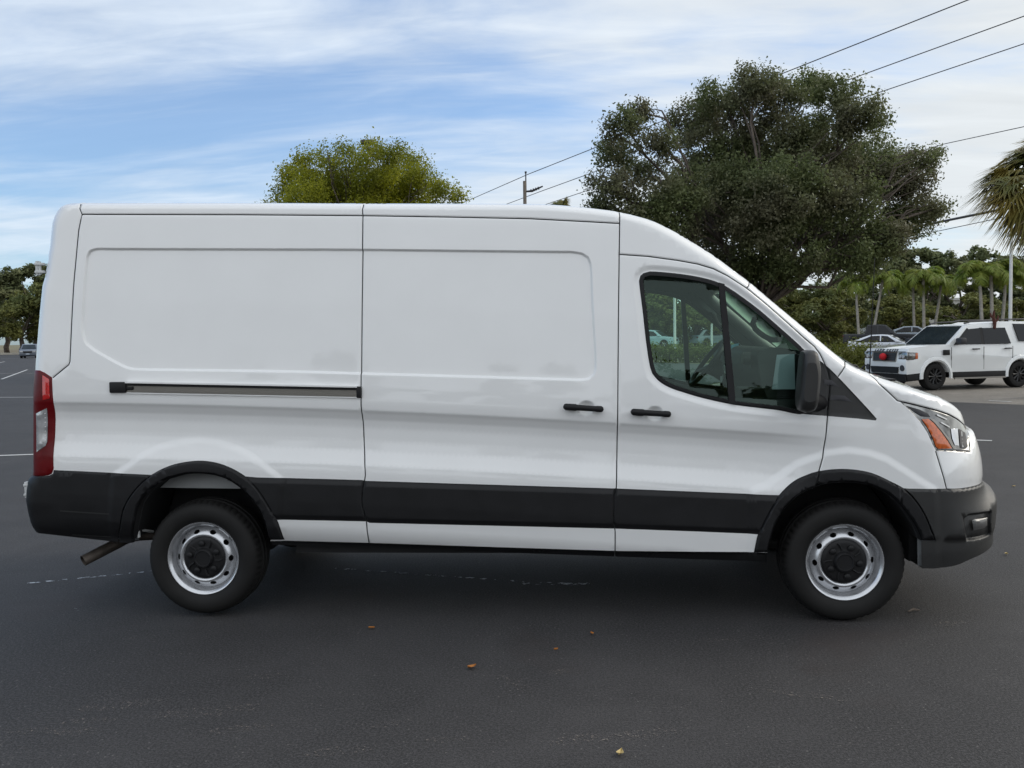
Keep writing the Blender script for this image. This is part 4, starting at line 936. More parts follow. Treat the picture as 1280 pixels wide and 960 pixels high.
line_px((20, 731), (200, 713.5), .030, fp); line_px((400, 709.5), (660, 728), .028, fp); line_px((430, 711.6), (545, 720), .012, fp); line_px((652, 729.6), (737, 730.6), .06, fp)
line_px((540, 778), (575, 770), .02, fp2); line_px((735, 762), (757, 758), .03, fp2); line_px((86, 760), (112, 766), .03, fp2)
CHK = faded('chalk_specks', (0.20, 0.175, 0.155), .57, 75)
# dried chalky patches
for (px, py, a_, b_, rot) in ((645, 856, .14, .035, -.9), (150, 882, .20, .05, .3), (260, 890, .30, .05, .25), (90, 915, .12, .04, .1), (800, 920, .2, .05, .3), (35, 915, .10, .03, .2), (110, 902, .12, .03, .2), (300, 912, .14, .04, .3), (330, 846, .12, .03, .2), (720, 925, .13, .04, .4), (560, 925, .10, .03, .2), (490, 905, .10, .03, .5), (900, 800, .16, .03, .1), (1010, 870, .2, .03, -.3), (700, 840, .08, .03, .3), (420, 940, .15, .04, .2), (1190, 780, .12, .04, .2)):
    c_ = gnd(px, py); pts = []
    for k in range(14):
        A = 2 * math.pi * k / 14; x, y = a_ * math.cos(A), b_ * math.sin(A); pts.append((c_[0] + x * math.cos(rot) - y * math.sin(rot), c_[1] + x * math.sin(rot) + y * math.cos(rot)))
    sheet('chalk_stain', pts, .004, CHK)

# fallen leaves
R0 = random.Random(3)
def leaf_on_ground(px, py, L, m, label, rot):
    c_ = gnd(px, py); b = MB(); V = []; n = 9
    prof = [0, .35, .48, .5, .45, .36, .24, .12, 0]
    for i in range(n):
        t = i / (n - 1) - .5
        for s_ in (-1, 0, 1): x, y = t * L, s_ * prof[i] * L * .62; V.append((c_[0] + x * math.cos(rot) - y * math.sin(rot), c_[1] + x * math.sin(rot) + y * math.cos(rot), .008 + abs(s_) * .008 + (t * t) * L * .9 * .4))
    Fs = []
    for i in range(n - 1):
        for q in (0, 1): a = i * 3 + q; Fs.append((a, a + 3, a + 4, a + 1))
    b.add(V, Fs); tag(b.build('fallen_leaf', m), label, 'leaf', 'fallen leaves on the asphalt')
for px, py, L, m, lab, ro in ((590, 836, .055, 'fallen', 'largest orange dry leaf, lying on the open asphalt in front of the sliding door', .8), (464.5, 787, .035, 'fallen', 'small orange leaf on the asphalt just right of the rear wheel', .2),
        (775.5, 944, .05, 'fallen2', 'yellow dry leaf at the bottom edge of the photo', 1.3), (740, 794, .032, 'fallen', 'tiny orange leaf below the front door, left of the front wheel', 2.0),
        (695, 814, .025, 'fallen', 'tiny brown leaf between the big orange leaf and the front wheel', .5), (1267, 609, .045, 'fallen2', 'pale leaf on the asphalt right of the nose, nearer the horizon', .3), (1258, 694, .045, 'fallen2', 'pale leaf on the asphalt right of the front bumper', 1.0)):
    leaf_on_ground(px, py, L, M[m], lab, ro)
p, q = gnd(1135, 766), gnd(1150, 764.5); b = MB(); b.tube([p + (0, 0, .008), (p + q) / 2 + (.0, .008, .016), q + (0, 0, .008)], [.004, .009, .003], 6); tag(b.build('twig', M['bark']), 'short dark twig lying beside the front wheel', 'twig')

# ------------------------------------------------------------------ foliage tools
def leaf_mesh(name, C, Rr, n, size, m, seed, parent=None, shell=.62, flat=.75, asp=.55, drop=0.0, origin=None, up=.35, per=26, sprd=.17):
    g = np.random.default_rng(seed); C = np.array(C, float); Rr = np.array(Rr, float)
    Rr = Rr if Rr.ndim == 2 else np.stack([Rr, Rr, Rr * flat], 1)
    pr = Rr[:, 0] ** 2; k = g.choice(len(C), n, p=pr / pr.sum())
    d = g.normal(size=(n, 3)); d /= np.linalg.norm(d, axis=1)[:, None]
    # leaves gather on sub-sprays so that there are gaps between them
    ns = max(6, int(n / per)); ks = g.choice(len(C), ns, p=pr / pr.sum()); dsu = g.normal(size=(ns, 3)); dsu /= np.linalg.norm(dsu, axis=1)[:, None]
    sc = C[ks] + dsu * Rr[ks] * (shell + (1.03 - shell) * g.random((ns, 1)) ** .7)
    pick = g.integers(0, ns, n); spr = g.normal(size=(n, 3)) * (Rr[ks].mean() * sprd)
    P = sc[pick] + spr
    loose = g.random(n) < .035; P[loose] = (C[k] + d * Rr[k] * (shell + (1.06 - shell) * g.random((n, 1))))[loose]
    out = P - C[ks][pick]; out[loose] = (P - C[k])[loose]; out /= np.linalg.norm(out, axis=1)[:, None] + 1e-9
    nr = g.normal(size=(n, 3)) * .8 + out * .7 + np.array([0, 0, up]); nr /= np.linalg.norm(nr, axis=1)[:, None]
    t = g.normal(size=(n, 3)); t[:, 2] -= drop; t -= nr * (t * nr).sum(1)[:, None]; t /= np.linalg.norm(t, axis=1)[:, None] + 1e-9
    bt = np.cross(nr, t); L = size * (.6 + .8 * g.random((n, 1)))
    bend = nr * L * .15
    V = np.stack([P - t * L * .5, P - bt * L * asp * .5 + bend, P + t * L * .5, P + bt * L * asp * .5 + bend], 1).reshape(-1, 3)
    o0 = np.zeros(3) if origin is None else np.array(origin); V = V - o0
    me = bpy.data.meshes.new(name); me.vertices.add(4 * n); me.vertices.foreach_set('co', V.ravel()); me.loops.add(4 * n); me.polygons.add(n)
    me.loops.foreach_set('vertex_index', np.arange(4 * n)); me.polygons.foreach_set('loop_start', np.arange(0, 4 * n, 4)); me.polygons.foreach_set('loop_total', np.full(n, 4)); me.update(); me.validate()
    me.materials.append(m); o = bpy.data.objects.new(name, me); COL.objects.link(o)
    if parent is not None: o.parent = parent
    return o
def limb(b, p, q, r0, r1, g, wob=.08, k=7, n=5):
    p, q = np.array(p, float), np.array(q, float); L = np.linalg.norm(q - p); pts = []; rs = []
    for i in range(n + 1):
        t = i / n; w_ = math.sin(math.pi * t); pts.append(p + (q - p) * t + g.normal(size=3) * L * wob * w_ + np.array([0, 0, L * .08 * w_])); rs.append(r0 + (r1 - r0) * t)
    b.tube(pts, rs, k); return pts
def tree(name, label, loc, blobs, nleaf, size, lm, seed, group, trunk_h, trunk_r, cat='tree', twigs=True, lean=(0, 0), bark='bark', shell=.6, flat=.75, nlimb=None, up=.35, per=26, sprd=.17, limbk=.42):
    """blobs: (dx, dy, z, r) clumps of the crown about the trunk's foot"""
    t = thing(name, label, cat, loc, 0, group); g = np.random.default_rng(seed); b = MB()
    top = np.array([lean[0], lean[1], trunk_h]); pts = limb(b, (0, 0, -.1), top, trunk_r * 1.25, trunk_r * .8, g, .03, 10)
    ids = list(range(len(blobs))) if nlimb is None else list(g.choice(len(blobs), min(nlimb, len(blobs)), replace=False))
    for i in ids:
        x, y, z, r = blobs[i]; st = pts[-1] if z > trunk_h else pts[-2]
        lp = limb(b, st, (x, y, z), trunk_r * limbk, trunk_r * .08, g, .05, 6)
        for j in range(4 if twigs else 0):
            d = g.normal(size=3); d /= np.linalg.norm(d); s0 = lp[int(g.integers(2, 6))]; limb(b, s0, np.array([x, y, z]) + d * r * .72, trunk_r * .10, trunk_r * .02, g, .08, 4, 3)
    b.build('trunk', M[bark], t, local=True, auto=0)
    C = [bb[:3] for bb in blobs]; leaf_mesh('crown', C, [bb[3] for bb in blobs], nleaf, size, lm, seed + 1, t, shell, flat, up=up, per=per, sprd=sprd)
    return t
def px_blobs(foot, D, lst, seed, dj=1.0):
    g = np.random.default_rng(seed); o = []
    for px, py, r in lst:
        dd = D + g.uniform(-1, 1) * dj; p = dep(px, py, dd); o.append((p[0] - foot[0], p[1] - foot[1], p[2], r / ppm(dd)))
    return o

# big oak behind the cab
D = 34; foot = base_at(950, D)
ol = [(782, 158, 26), (800, 140, 16), (768, 190, 26), (765, 235, 32), (752, 262, 20), (800, 215, 30), (822, 180, 26), (838, 250, 48), (872, 150, 36), (905, 125, 36), (945, 110, 34), (985, 118, 34), (1015, 108, 24), (1045, 118, 30), (1075, 148, 36), (900, 190, 55), (960, 180, 60), (1020, 190, 60),
      (1075, 205, 46), (1105, 225, 38), (1130, 205, 20), (1160, 200, 18), (1175, 188, 10), (1148, 232, 26), (1165, 262, 20), (1130, 270, 36), (1100, 300, 36), (1060, 300, 42), (1010, 285, 52), (950, 280, 50), (930, 332, 34), (978, 336, 26), (1000, 320, 26), (1035, 331, 20), (1086, 336, 15), (1062, 322, 24), (965, 318, 30), (1120, 300, 22), (890, 285, 52), (840, 300, 44), (800, 282, 40), (770, 275, 26), (1075, 326, 18), (1040, 322, 24), (1110, 318, 16), (880, 240, 50), (930, 240, 56), (990, 240, 56), (1050, 250, 50), (845, 322, 30), (900, 335, 30)]
ob = px_blobs(foot, D, ol, 11, 3.2)
g_ = np.random.default_rng(4); ob_ = [(x * .8, y + s_ * 2.6 + g_.normal() * .6, z * .97, r * .9) for i_, (x, y, z, r) in enumerate(ob[9:42]) if r > 1.0 for s_ in ((-1,), (1,))[i_ % 2]]
tree('oak_tree', 'big dark oak with a wide dense crown, rising behind the cab of the white van', foot, ob, 210000, .118, M['leaf_oak'], 21, 'trees around the lot', 2.6, .42, nlimb=44, shell=.22, up=.2, per=100, sprd=.148, limbk=.18)
# yellow-green tree over the cargo box
D = 46; foot = base_at(458, D)
ml = [(352, 246, 18), (366, 226, 22), (385, 205, 22), (402, 222, 34), (410, 196, 18), (437, 197, 24), (465, 190, 16), (470, 208, 34), (495, 196, 20), (512, 215, 28), (530, 224, 22), (552, 240, 18), (570, 247, 10), (430, 240, 40), (480, 244, 36), (520, 250, 34), (390, 250, 34), (350, 268, 26), (400, 285, 40), (450, 285, 46), (510, 285, 42), (560, 280, 26), (470, 320, 44), (410, 320, 36), (530, 320, 36)]
mb_ = px_blobs(foot, D, ml, 5, 2.4); mb_ += [(x * .85, y + s_ * 2.2, z * .97, r * .9) for i_, (x, y, z, r) in enumerate(mb_) if r > 1.1 for s_ in ((-1,), (1,))[i_ % 2]]
tree('shade_tree', 'rounded yellow-green tree showing above the roof of the van', foot, mb_, 125000, .125, M['leaf_mid'], 31, 'trees around the lot', 2.8, .30, nlimb=26, shell=.35, bark='bark', per=70, sprd=.17, limbk=.2)

# background trees: four kinds built once, then copied
def proto_blobs(seed, W, H, base, n, lobes=0.22):
    g = np.random.default_rng(seed); o = []
    for i in range(n):
        a = g.uniform(0, 2 * math.pi); u = g.random() ** .5; zf = g.random()
        rad = W * math.sqrt(max(0, 1 - (2 * zf - .9) ** 2 * .8)) * u; r = W * lobes * g.uniform(.7, 1.25)
        o.append((rad * math.cos(a), rad * math.sin(a), base + (H - base - r) * zf + r * .3, r))
    return o
PROT = []
for i, (W, H, bs, lm, nl, sz) in enumerate(((4.2, 9.5, 2.2, 'leaf_bg', 15000, .32), (3.6, 10.5, 2.6, 'leaf_bg', 14000, .32), (4.6, 8.0, 1.8, 'leaf_bg2', 15000, .30), (3.2, 6.0, 1.2, 'leaf_bg2', 11000, .26))):
    PROT.append([tree('background_tree', 'x', (0, 0, 0), proto_blobs(40 + i, W, H, bs, 26), nl, sz, M[lm], 60 + i, 'trees in the background', bs + .6, .24, nlimb=12, twigs=False, shell=.35), H, False])
def bg_tree(k, px, D, H, label, rz=0.0, wide=1.0):
    t, H0, used_ = PROT[k]
    if used_: t = ctree(t)
    PROT[k][2] = True
    p = base_at(px, D); t.location = [float(v) for v in p]; s_ = H / H0; t.scale = (s_ * wide, s_ * wide, s_); t.rotation_euler = (0, 0, rz); t['label'] = label; return t
def h_at(px, py, D): return float(dep(px, py, D)[2])
bg_tree(0, 8, 175, h_at(8, 338, 175), 'leafy tree at the far left edge of the photo, beyond the lot', .3, 1.0)
bg_tree(1, 44, 172, h_at(44, 326, 172), 'tall tree half hidden by the rear corner of the van', 1.2, 1.2)
bg_tree(2, 26, 160, h_at(26, 372, 160), 'low spreading olive tree with a pale forked trunk, in front of the far left trees', 2.2, 1.3)
bg_tree(0, -30, 178, h_at(-30, 335, 178), 'tree just left of the photo edge beyond the lot', 2.3, 1.1)
bg_tree(2, 75, 165, h_at(75, 345, 165), 'tree behind the tail light of the van, beyond the lot', .3, 1.2)
right = [(0, 975, 98, 345, 1.2, 'dark tree behind the sloping windshield pillar'), (2, 1010, 88, 352, 1.3, 'olive tree directly behind the red sign'), (1, 1060, 105, 338, 1.2, 'dark tree behind the leaning palm trunks'),
         (0, 1110, 112, 325, 1.2, 'tall grey-green tree left of the gap under the oak crown'), (1, 1150, 118, 308, 1.3, 'tall tree rising between the oak and the lamp post'), (0, 1195, 120, 306, 1.35, 'tallest of the far trees, left of the white lamp post'), (1, 1250, 116, 318, 1.25, 'tall tree directly behind the white lamp post'), (0, 1300, 112, 322, 1.2, 'tall tree at the right edge of the photo'),
         (3, 1035, 84, 372, 1.4, 'low dark tree between the red sign and the palms'), (3, 1120, 96, 368, 1.4, 'low tree behind the dark pickup'), (3, 1205, 98, 366, 1.5, 'low dark tree between the two groups of palms'), (3, 1275, 92, 372, 1.4, 'low tree behind the rear of the white off-roader'),
         (2, 930, 92, 340, 1.3, 'olive tree under the left half of the oak crown'), (1, 890, 100, 330, 1.3, 'dark tree seen through the windshield of the van'), (0, 845, 102, 320, 1.2, 'tree seen through the door window, left of the steering wheel'), (2, 800, 96, 330, 1.3, 'tree behind the door pillar of the van'), (3, 868, 88, 380, 1.5, 'low tree seen through the door window behind the hedge'), (3, 820, 92, 372, 1.5, 'low tree behind the pale blue car'), (3, 915, 94, 375, 1.4, 'low tree seen through the window, right of the divider bar')]
right += [(0, 130, 170, 345, 1.2, 'first of the far trees hidden behind the cargo box, next to the tail light'), (1, 215, 165, 350, 1.3, 'far tree hidden behind the rear wheel end of the cargo box'), (2, 300, 158, 352, 1.5, 'low olive tree hidden behind the slide rail'), (0, 385, 150, 345, 1.3, 'far tree hidden behind the middle of the slide rail'), (1, 470, 142, 340, 1.3, 'far tree hidden behind the rear edge of the sliding door'),
          (2, 555, 132, 345, 1.5, 'olive tree hidden behind the sliding door'), (0, 640, 124, 335, 1.3, 'far tree hidden behind the sliding door handle'), (1, 722, 112, 332, 1.3, 'far tree hidden behind the front edge of the sliding door'), (1, 1365, 114, 318, 1.3, 'far tree just outside the right edge of the photo'), (0, 1440, 112, 322, 1.3, 'second far tree outside the right edge of the photo'), (2, 1530, 110, 335, 1.4, 'olive tree well outside the right edge of the photo')]
for i, (k, px, D, py, wd, lab) in enumerate(right): bg_tree(k, px, D, h_at(px, py, D), lab, i * .9, wd)

# hedges
def hedge(label, p, q, h, wd, seed, n, size, lm='leaf_hedge'):
    p, q = np.array(p), np.array(q); d = q - p; Ln = np.linalg.norm(d); d /= Ln; nn = np.array([-d[1], d[0], 0]); t = thing('hedge', label, 'hedge', (p + q) / 2, 0, 'clipped hedges'); o = np.array(t.location)
    k = max(3, int(Ln / (h * .55))); g = np.random.default_rng(seed); C = []; Rr = []
    for i in range(k + 1):
        for s_ in (-1, 1):
            C.append(p + d * Ln * i / k + nn * s_ * wd * .25 + np.array([0, 0, h * g.uniform(.44, .52)]) - o); Rr.append((h * .52, wd * .42, h * g.uniform(.46, .54)))
    leaf_mesh('foliage', C, np.array(Rr), n, size, M[lm], seed, t, .5, up=.6, per=14, sprd=.3)
    b = MB(); 
    for i in range(k * 2): 
        c_ = p + d * Ln * (i + .5) / (k * 2) - o + nn * g.uniform(-.1, .1)
        for j in range(3): b.tube([c_, c_ + np.array([g.normal() * .15, g.normal() * .15, h * .5]), c_ + np.array([g.normal() * .3, g.normal() * .25, h * .86])], [.02, .014, .006], 4)
    b.build('stems', M['bark'], t, local=True, auto=0); return t
hedge('thick near hedge behind the hood of the van, left of the white off-roader', base_at(985, 31), base_at(1086, 29.5), 1.13, 1.5, 3, 40000, .075)
hedge('thin far hedge under the red sign, left of the dark pickup', base_at(985, 96), base_at(1068, 92), 1.15, 1.6, 4, 6000, .16)
hedge('long hedge seen through the door window of the van', base_at(770, 56), base_at(930, 52), 1.05, 1.4, 5, 12000, .12)
hedge('dark low shrub strip beneath the palms, behind the sedan and pickup', base_at(960, 102), base_at(1300, 98), 1.9, 2.0, 6, 12000, .26, 'leaf_bg')
hedge('dark shrub strip behind the pale blue car', base_at(700, 100), base_at(955, 100), 2.0, 2.0, 7, 9000, .26, 'leaf_bg')

# feather palms
def feather_crown(b, top, n, Lf, seed):
    g = np.random.default_rng(seed)
    for i in range(n):
        az = i * 2.399 + g.uniform(-.2, .2); el = g.uniform(.15, 1.35); L = Lf * g.uniform(.8, 1.1); pts = []
        h = np.array([math.cos(az), math.sin(az), 0]); e = el; p = np.array(top, float); st = L / 12
        for j in range(13): pts.append(p.copy()); p = p + st * (h * math.cos(e) + np.array([0, 0, 1]) * math.sin(e)); e -= .12 + .10 * g.random() + .012 * j
        b.tube(pts, [.028 - .0019 * j for j in range(13)], 4, caps=False)
        sd_ = np.cross(h, [0, 0, 1.0])
        for j in range(1, 13):
            t_ = (pts[j] - pts[j - 1]) / st; ll = L * .30 * math.sin(math.pi * min(1, .16 + .84 * j / 13)) + .05
            for u in (0, .33, .66):
                for s_ in (-1, 1):
                    a = pts[j - 1] + (pts[j] - pts[j - 1]) * u; dr = sd_ * s_ * .85 + t_ * .55 + np.array([0, 0, -.45 + .25 * g.normal()]); dr /= np.linalg.norm(dr); w_ = t_ * .035
                    b.add([a - w_, a + w_, a + dr * ll * .6 + w_ * .7 - (0, 0, .02), a + dr * ll - (0, 0, ll * .22), a + dr * ll * .6 - w_ * .7 - (0, 0, .02)], [(0, 1, 2, 3, 4)])
pr = []
for i in range(2):
    t = thing('palm_tree', 'x', 'palm tree', (0, 0, 0), 0, 'slender palms beside the road'); b = MB(); b.tube([(0, 0, -.1), (0, 0, .4), (.05, 0, 2), (.02, .03, 4.0), (0, 0, 4.9)], [.17, .13, .105, .095, .085], 10); b.tube([(0, 0, 4.85), (0, 0, 5.2), (0, 0, 5.7)], [.10, .11, .05], 8); b.build('trunk', M['palebark'], t, local=True)
    b = MB(); feather_crown(b, (0, 0, 5.6), 17 + 2 * i, 2.1, 80 + i); b.build('crown', M['frond'], t, local=True, smooth=False); pr.append([t, False])
def palm(px0, py0, px1, py1, D, k, label, sc=1.0):
    t, u = pr[k]
    if u: t = ctree(t)
    pr[k][1] = True
    foot = base_at(px0, D); top = dep(px1, py1, D); v = top - foot; hgt = np.linalg.norm(v)
    q = Vector((0, 0, 1)).rotation_difference(Vector(v)); t.location = [float(a) for a in foot]; t.rotation_mode = 'QUATERNION'; from_q = q @ Matrix.Rotation(px0 * .37, 4, 'Z').to_quaternion(); t.rotation_quaternion = from_q
    s_ = hgt / 5.6; t.scale = (s_ * sc, s_ * sc, s_); t['label'] = label
for a in ((1075, 412, 1070, 352, 80, 0, 'leftmost palm, its pale trunk upright behind the pickup bed', 1.0), (1086, 413, 1104, 348, 80, 1, 'palm leaning right, beside the thin antenna of the van', 1.0), (1145, 410, 1141, 352, 80, 0, 'palm left of the middle group, behind the windshield of the off-roader', 1.05),
          (1154, 410, 1154, 346, 79, 1, 'straight palm in the middle of the centre group', 1.1), (1165, 410, 1177, 352, 80, 0, 'palm leaning right in the centre group', 1.05), (1231, 410, 1224, 342, 74, 1, 'palm leaning left, left of the reindeer antler', 1.2), (1239, 410, 1239, 338, 74, 0, 'straight palm behind the brown antler on the off-roader', 1.2), (1251, 410, 1257, 342, 75, 1, 'palm just left of the white lamp post', 1.15), (1282, 410, 1284, 346, 76, 0, 'palm right of the white lamp post at the photo edge', 1.1)):
    palm(*a)

# fan palm close at the right edge
D = 22.0; foot = base_at(1308, D); t = thing('fan_palm', 'tall fan palm with a shaggy crown cut by the right edge of the photo', 'palm tree', foot)
cz = float(dep(1308, 214, D)[2]); g = np.random.default_rng(9); b = MB(); b.tube([(0, 0, -.1), (0, 0, .6), (.04, 0, 2.4), (0, .02, cz - .3)], [.24, .20, .17, .17], 12); b.build('trunk', M['palebark'], t, local=True)
def fan(b, c, d, R, g, droop):
    d = d / np.linalg.norm(d); s_ = np.cross(d, [0, 0, 1.0]); s_ = s_ / (np.linalg.norm(s_) + 1e-9); u = np.cross(s_, d); n = 34
    s_ = s_ * math.cos(.5 * g.normal()) + u * math.sin(.4 * g.normal()); s_ /= np.linalg.norm(s_)
    for i in range(n):
        a = (i / (n - 1) - .5) * 3.6; r = R * (1 - .22 * abs(a) / 1.8) * g.uniform(.88, 1.08); v = d * math.cos(a) + s_ * math.sin(a); w_ = np.cross(v, u); w_ /= np.linalg.norm(w_) + 1e-9
        m1 = c + v * r * .5 + u * .05; e = c + v * r - np.array([0, 0, droop * r * g.uniform(.6, 1.3)]); ww = .030
        b.add([c - w_ * .006, c + w_ * .006, m1 + w_ * ww, m1 - w_ * ww], [(0, 1, 2, 3)]); b.add([m1 - w_ * ww, m1 + w_ * ww, e], [(0, 1, 2)])
bf, bd = MB(), MB()
for i in range(64):
    az = i * 2.399; el = -1.25 + 2.6 * ((i * .618) % 1.0) ** 1.15; d = np.array([math.cos(az) * math.cos(el), math.sin(az) * math.cos(el), math.sin(el)]); hub = np.array([0, 0, cz - .25 + .45 * math.sin(el)]); st = hub + d * g.uniform(.60, 1.05) - np.array([0, 0, .05])
    (bd if el < -.55 else bf).tube([hub, hub + d * .3, st], [.02, .014, .010], 4); fan(bd if el < -.55 else bf, st, d + np.array([0, 0, -.25]), g.uniform(.90, 1.12) * (1.28 if el < 0 else 1), g, .22 if el > -.4 else .45)
bf.build('crown', M['fan'], t, local=True, smooth=False); bd.build('dry_fronds', M['deadfan'], t, local=True, smooth=False)
# tuft of a farther fan palm over the roof
D = 60; foot = base_at(704, D); t = thing('fan_palm', 'tip of a distant fan palm just showing over the roof, left of the oak', 'palm tree', foot); cz = float(dep(704, 262, D)[2]); b = MB(); b.tube([(0, 0, -.1), (0, 0, cz)], [.2, .15], 8); b.build('trunk', M['palebark'], t, local=True); b = MB()
for i in range(24):
    az = i * 2.399; el = -.5 + 1.7 * ((i * .618) % 1.0); d = np.array([math.cos(az) * math.cos(el), math.sin(az) * math.cos(el), math.sin(el)]); c_ = np.array([0, 0, cz]); fan(b, c_ + d * .35, d, .75, g, .2)
b.build('crown', M['fan'], t, local=True, smooth=False)

# ------------------------------------------------------------------ poles and wires
D = 75; foot = base_at(658.5, D); hz = float(dep(659, 228, D)[2]); t = thing('utility_pole', 'wooden utility pole with an insulator arm, above the van roof left of the oak', 'pole', foot); dkv = RIGHT * np.array([1, 1, 0]); dkv /= np.linalg.norm(dkv)
b = MB(); b.tube([(0, 0, -.2), (0, 0, hz)], [.19, .14], 12); b.build('pole', M['wood'], t, local=True)
z1 = float(dep(659, 217, D)[2]); z2 = float(dep(659, 241, D)[2]); b = MB(); p0 = dkv * .10; b.tube([p0 + (0, 0, hz - .8), p0 + (0, 0, z1)], [.06, .05], 8); b.tube([p0 + (0, 0, z1 - .1), p0 + (0, 0, z1 + .05)], [.09, .09], 8); b.build('top_bracket', M['dark_metal'], t, local=True)
b = MB(); b.tube([(0, 0, z2), dkv * .6 + (0, 0, z2 + .04), dkv * 1.5 + (0, 0, z2 + .42)], [.07, .10, .06], 8); 
for u in (.5, .7, .9, 1.1): b.tube([dkv * u + (0, 0, z2 + .02 + (u - .4) * .33), dkv * (u + .08) + (0, 0, z2 + .05 + (u - .4) * .33)], .13, 8)
b.build('insulator', M['dark_metal'], t, local=True)
def wire(pts, r, label, sag=.0):
    P = [dep(x, y, d) for x, y, d in pts]; o = []
    for i in range(len(P) - 1):
        n = 24
        for j in range(n): u = j / n; q = P[i] * (1 - u) + P[i + 1] * u; o.append(q - np.array([0, 0, 4 * sag * u * (1 - u)]))
    o.append(P[-1]); b = MB(); b.tube(o, r, 5); tag(b.build('power_line', M['wire']), label, 'cable', 'overhead power lines')
wire([(500, 288, 130), (661, 217.5, 75), (1215, -2, 46), (1560, -140, 36)], .032, 'highest power line, running from the pole top over the oak to the upper photo edge', .0)
wire([(540, 290, 130), (678, 238.5, 75), (1300, 13, 46), (1620, -104, 37)], .030, 'second power line, from the insulator on the pole across the oak', .0)
wire([(600, 283, 130), (690, 253, 75), (1300, 48, 46), (1620, -58, 37)], .028, 'third power line from the top, lowest of the three over the oak', .0)
wire([(1040, 222, 60), (1180, 180, 46), (1300, 154, 40), (1620, 84, 32)], .020, 'thin cable crossing the pale sky at the height of the fan palm top', .0)
wire([(1040, 305, 60), (1172, 278, 44), (1300, 252, 36), (1620, 184, 28)], .060, 'thick black cable running into the middle of the fan palm', .0)
wire([(1040, 312, 60), (1172, 289, 44), (1300, 262, 36), (1620, 196, 28)], .018, 'thin cable just below the thick one beside the fan palm', .0)
D = 62; foot = base_at(1262.5, D); zt = float(dep(1264.5, 262, D)[2]); t = thing('lamp_post', 'slim white lamp post rising behind the rear window of the white off-roader', 'lamp post', foot)
b = MB(); b.tube([(0, 0, 0), (0, 0, zt)], [.125, .085], 12); b.build('post', M['white_metal'], t, local=True); b = MB(); b.rbox((-.35, -.18, zt - .05), (.35, .18, zt + .15), .05); b.tube([(0, 0, zt - .3), (0, 0, zt)], .10, 8); b.build('lamp_head', M['dark_metal'], t, local=True)
D = 52; foot = base_at(466, D); zt = float(dep(466, 180, D)[2]); t = thing('lamp_post', 'lamp post whose dark head just shows over the top of the yellow-green tree', 'lamp post', foot)
b = MB(); b.tube([(0, 0, 0), (0, 0, zt)], [.12, .08], 10); b.build('post', M['white_metal'], t, local=True); b = MB(); b.rbox((-.42, -.25, zt - .14), (.30, .25, zt + .10), .06); b.build('lamp_head', M['dark_metal'], t, local=True)
for px, D, pt, lab in ((843.5, 68, 350, 'tall white lamp post seen through the door window, right of the pale blue car'), (889.6, 84, 372, 'thin pale lamp post seen through the door window behind the steering wheel')):
    foot = base_at(px, D); zt = float(dep(px, pt, D)[2]) + 3; t = thing('lamp_post', lab, 'lamp post', foot); b = MB(); b.tube([(0, 0, 0), (0, 0, zt)], [.11, .08], 10); b.build('post', M['white_metal'], t, local=True); b = MB(); b.rbox((-.3, -.15, zt - .05), (.3, .15, zt + .12), .04); b.build('lamp_head', M['dark_metal'], t, local=True)
# red sign
D = 100; foot = base_at(1010.5, D); t = thing('road_sign', 'small red sign with a white lower edge, in front of the far trees', 'sign', foot); c = dep(1010.4, 405.5, D); cz = float(c[2]); b = MB(); b.tube([(0, 0, 0), (0, 0, cz + .3)], .035, 8); b.build('post', M['white_metal'], t, local=True)
b = MB(); b.box((-.30, -.06, cz - .22), (.30, -.03, cz + .32)); b.build('sign_board', M['signred'], t, local=True, smooth=False); b = MB(); b.box((-.30, -.06, cz - .42), (.30, -.03, cz - .225)); b.build('white_panel', M['white_metal'], t, local=True, smooth=False)
# white building behind the far trees
def building(px0, px1, D, pyt, label):
    p, q = base_at(px0, D), base_at(px1, D); h = float(dep((px0 + px1) / 2, pyt, D)[2]); t = thing('building', label, 'building', (p + q) / 2); o = np.array(t.location); d = (q - p); Ln = np.linalg.norm(d); d /= Ln; n = np.array([-d[1], d[0], 0])
    ang = math.atan2(d[1], d[0]); t.rotation_euler = (0, 0, ang); b = MB(); b.box((-Ln/2, 0, 0), (Ln/2, 12, h)); b.build('wall', M['stucco'], t, local=True, smooth=False); b = MB(); b.box((-Ln/2 - .2, -.2, h), (Ln/2 + .2, 12.2, h + .35)); b.build('roof', M['white_metal'], t, local=True, smooth=False)
    k = int(Ln / 5)
    for i in range(k):
        x = -Ln / 2 + (i + .5) * Ln / k; b = MB(); b.box((x - 1.1, -.05, .9), (x + 1.1, -.004, h * .62)); w_ = b.build('window', M['window_dark'], t, local=True, smooth=False); b = MB(); b.box((x - 1.2, -.10, .78), (x + 1.2, -.052, .89)); b.build('sill', M['white_metal'], w_, local=True, smooth=False)
for i, (x_, y_, k_, s_) in enumerate(((-34, -52, 0, 1.1), (-24, -58, 2, 1.3), (-13, -50, 1, 1.0), (-3, -60, 0, 1.2), (9, -54, 2, 1.25), (19, -50, 1, 1.1), (31, -58, 0, 1.2))):
    t_ = ctree(PROT[k_][0]); t_.location = (x_, y_, 0); t_.scale = (s_ * 1.3, s_ * 1.3, s_); t_.rotation_euler = (0, 0, i * 1.3); t_['label'] = 'leafy tree in the row across the lot, behind the camera'; t_['group'] = 'trees across the lot behind the camera'
building(1085, 1215, 132, 376, 'long low white building glimpsed behind the palm trunks')
building(1030, 1056, 136, 392, 'white building fragment glimpsed right of the red sign')

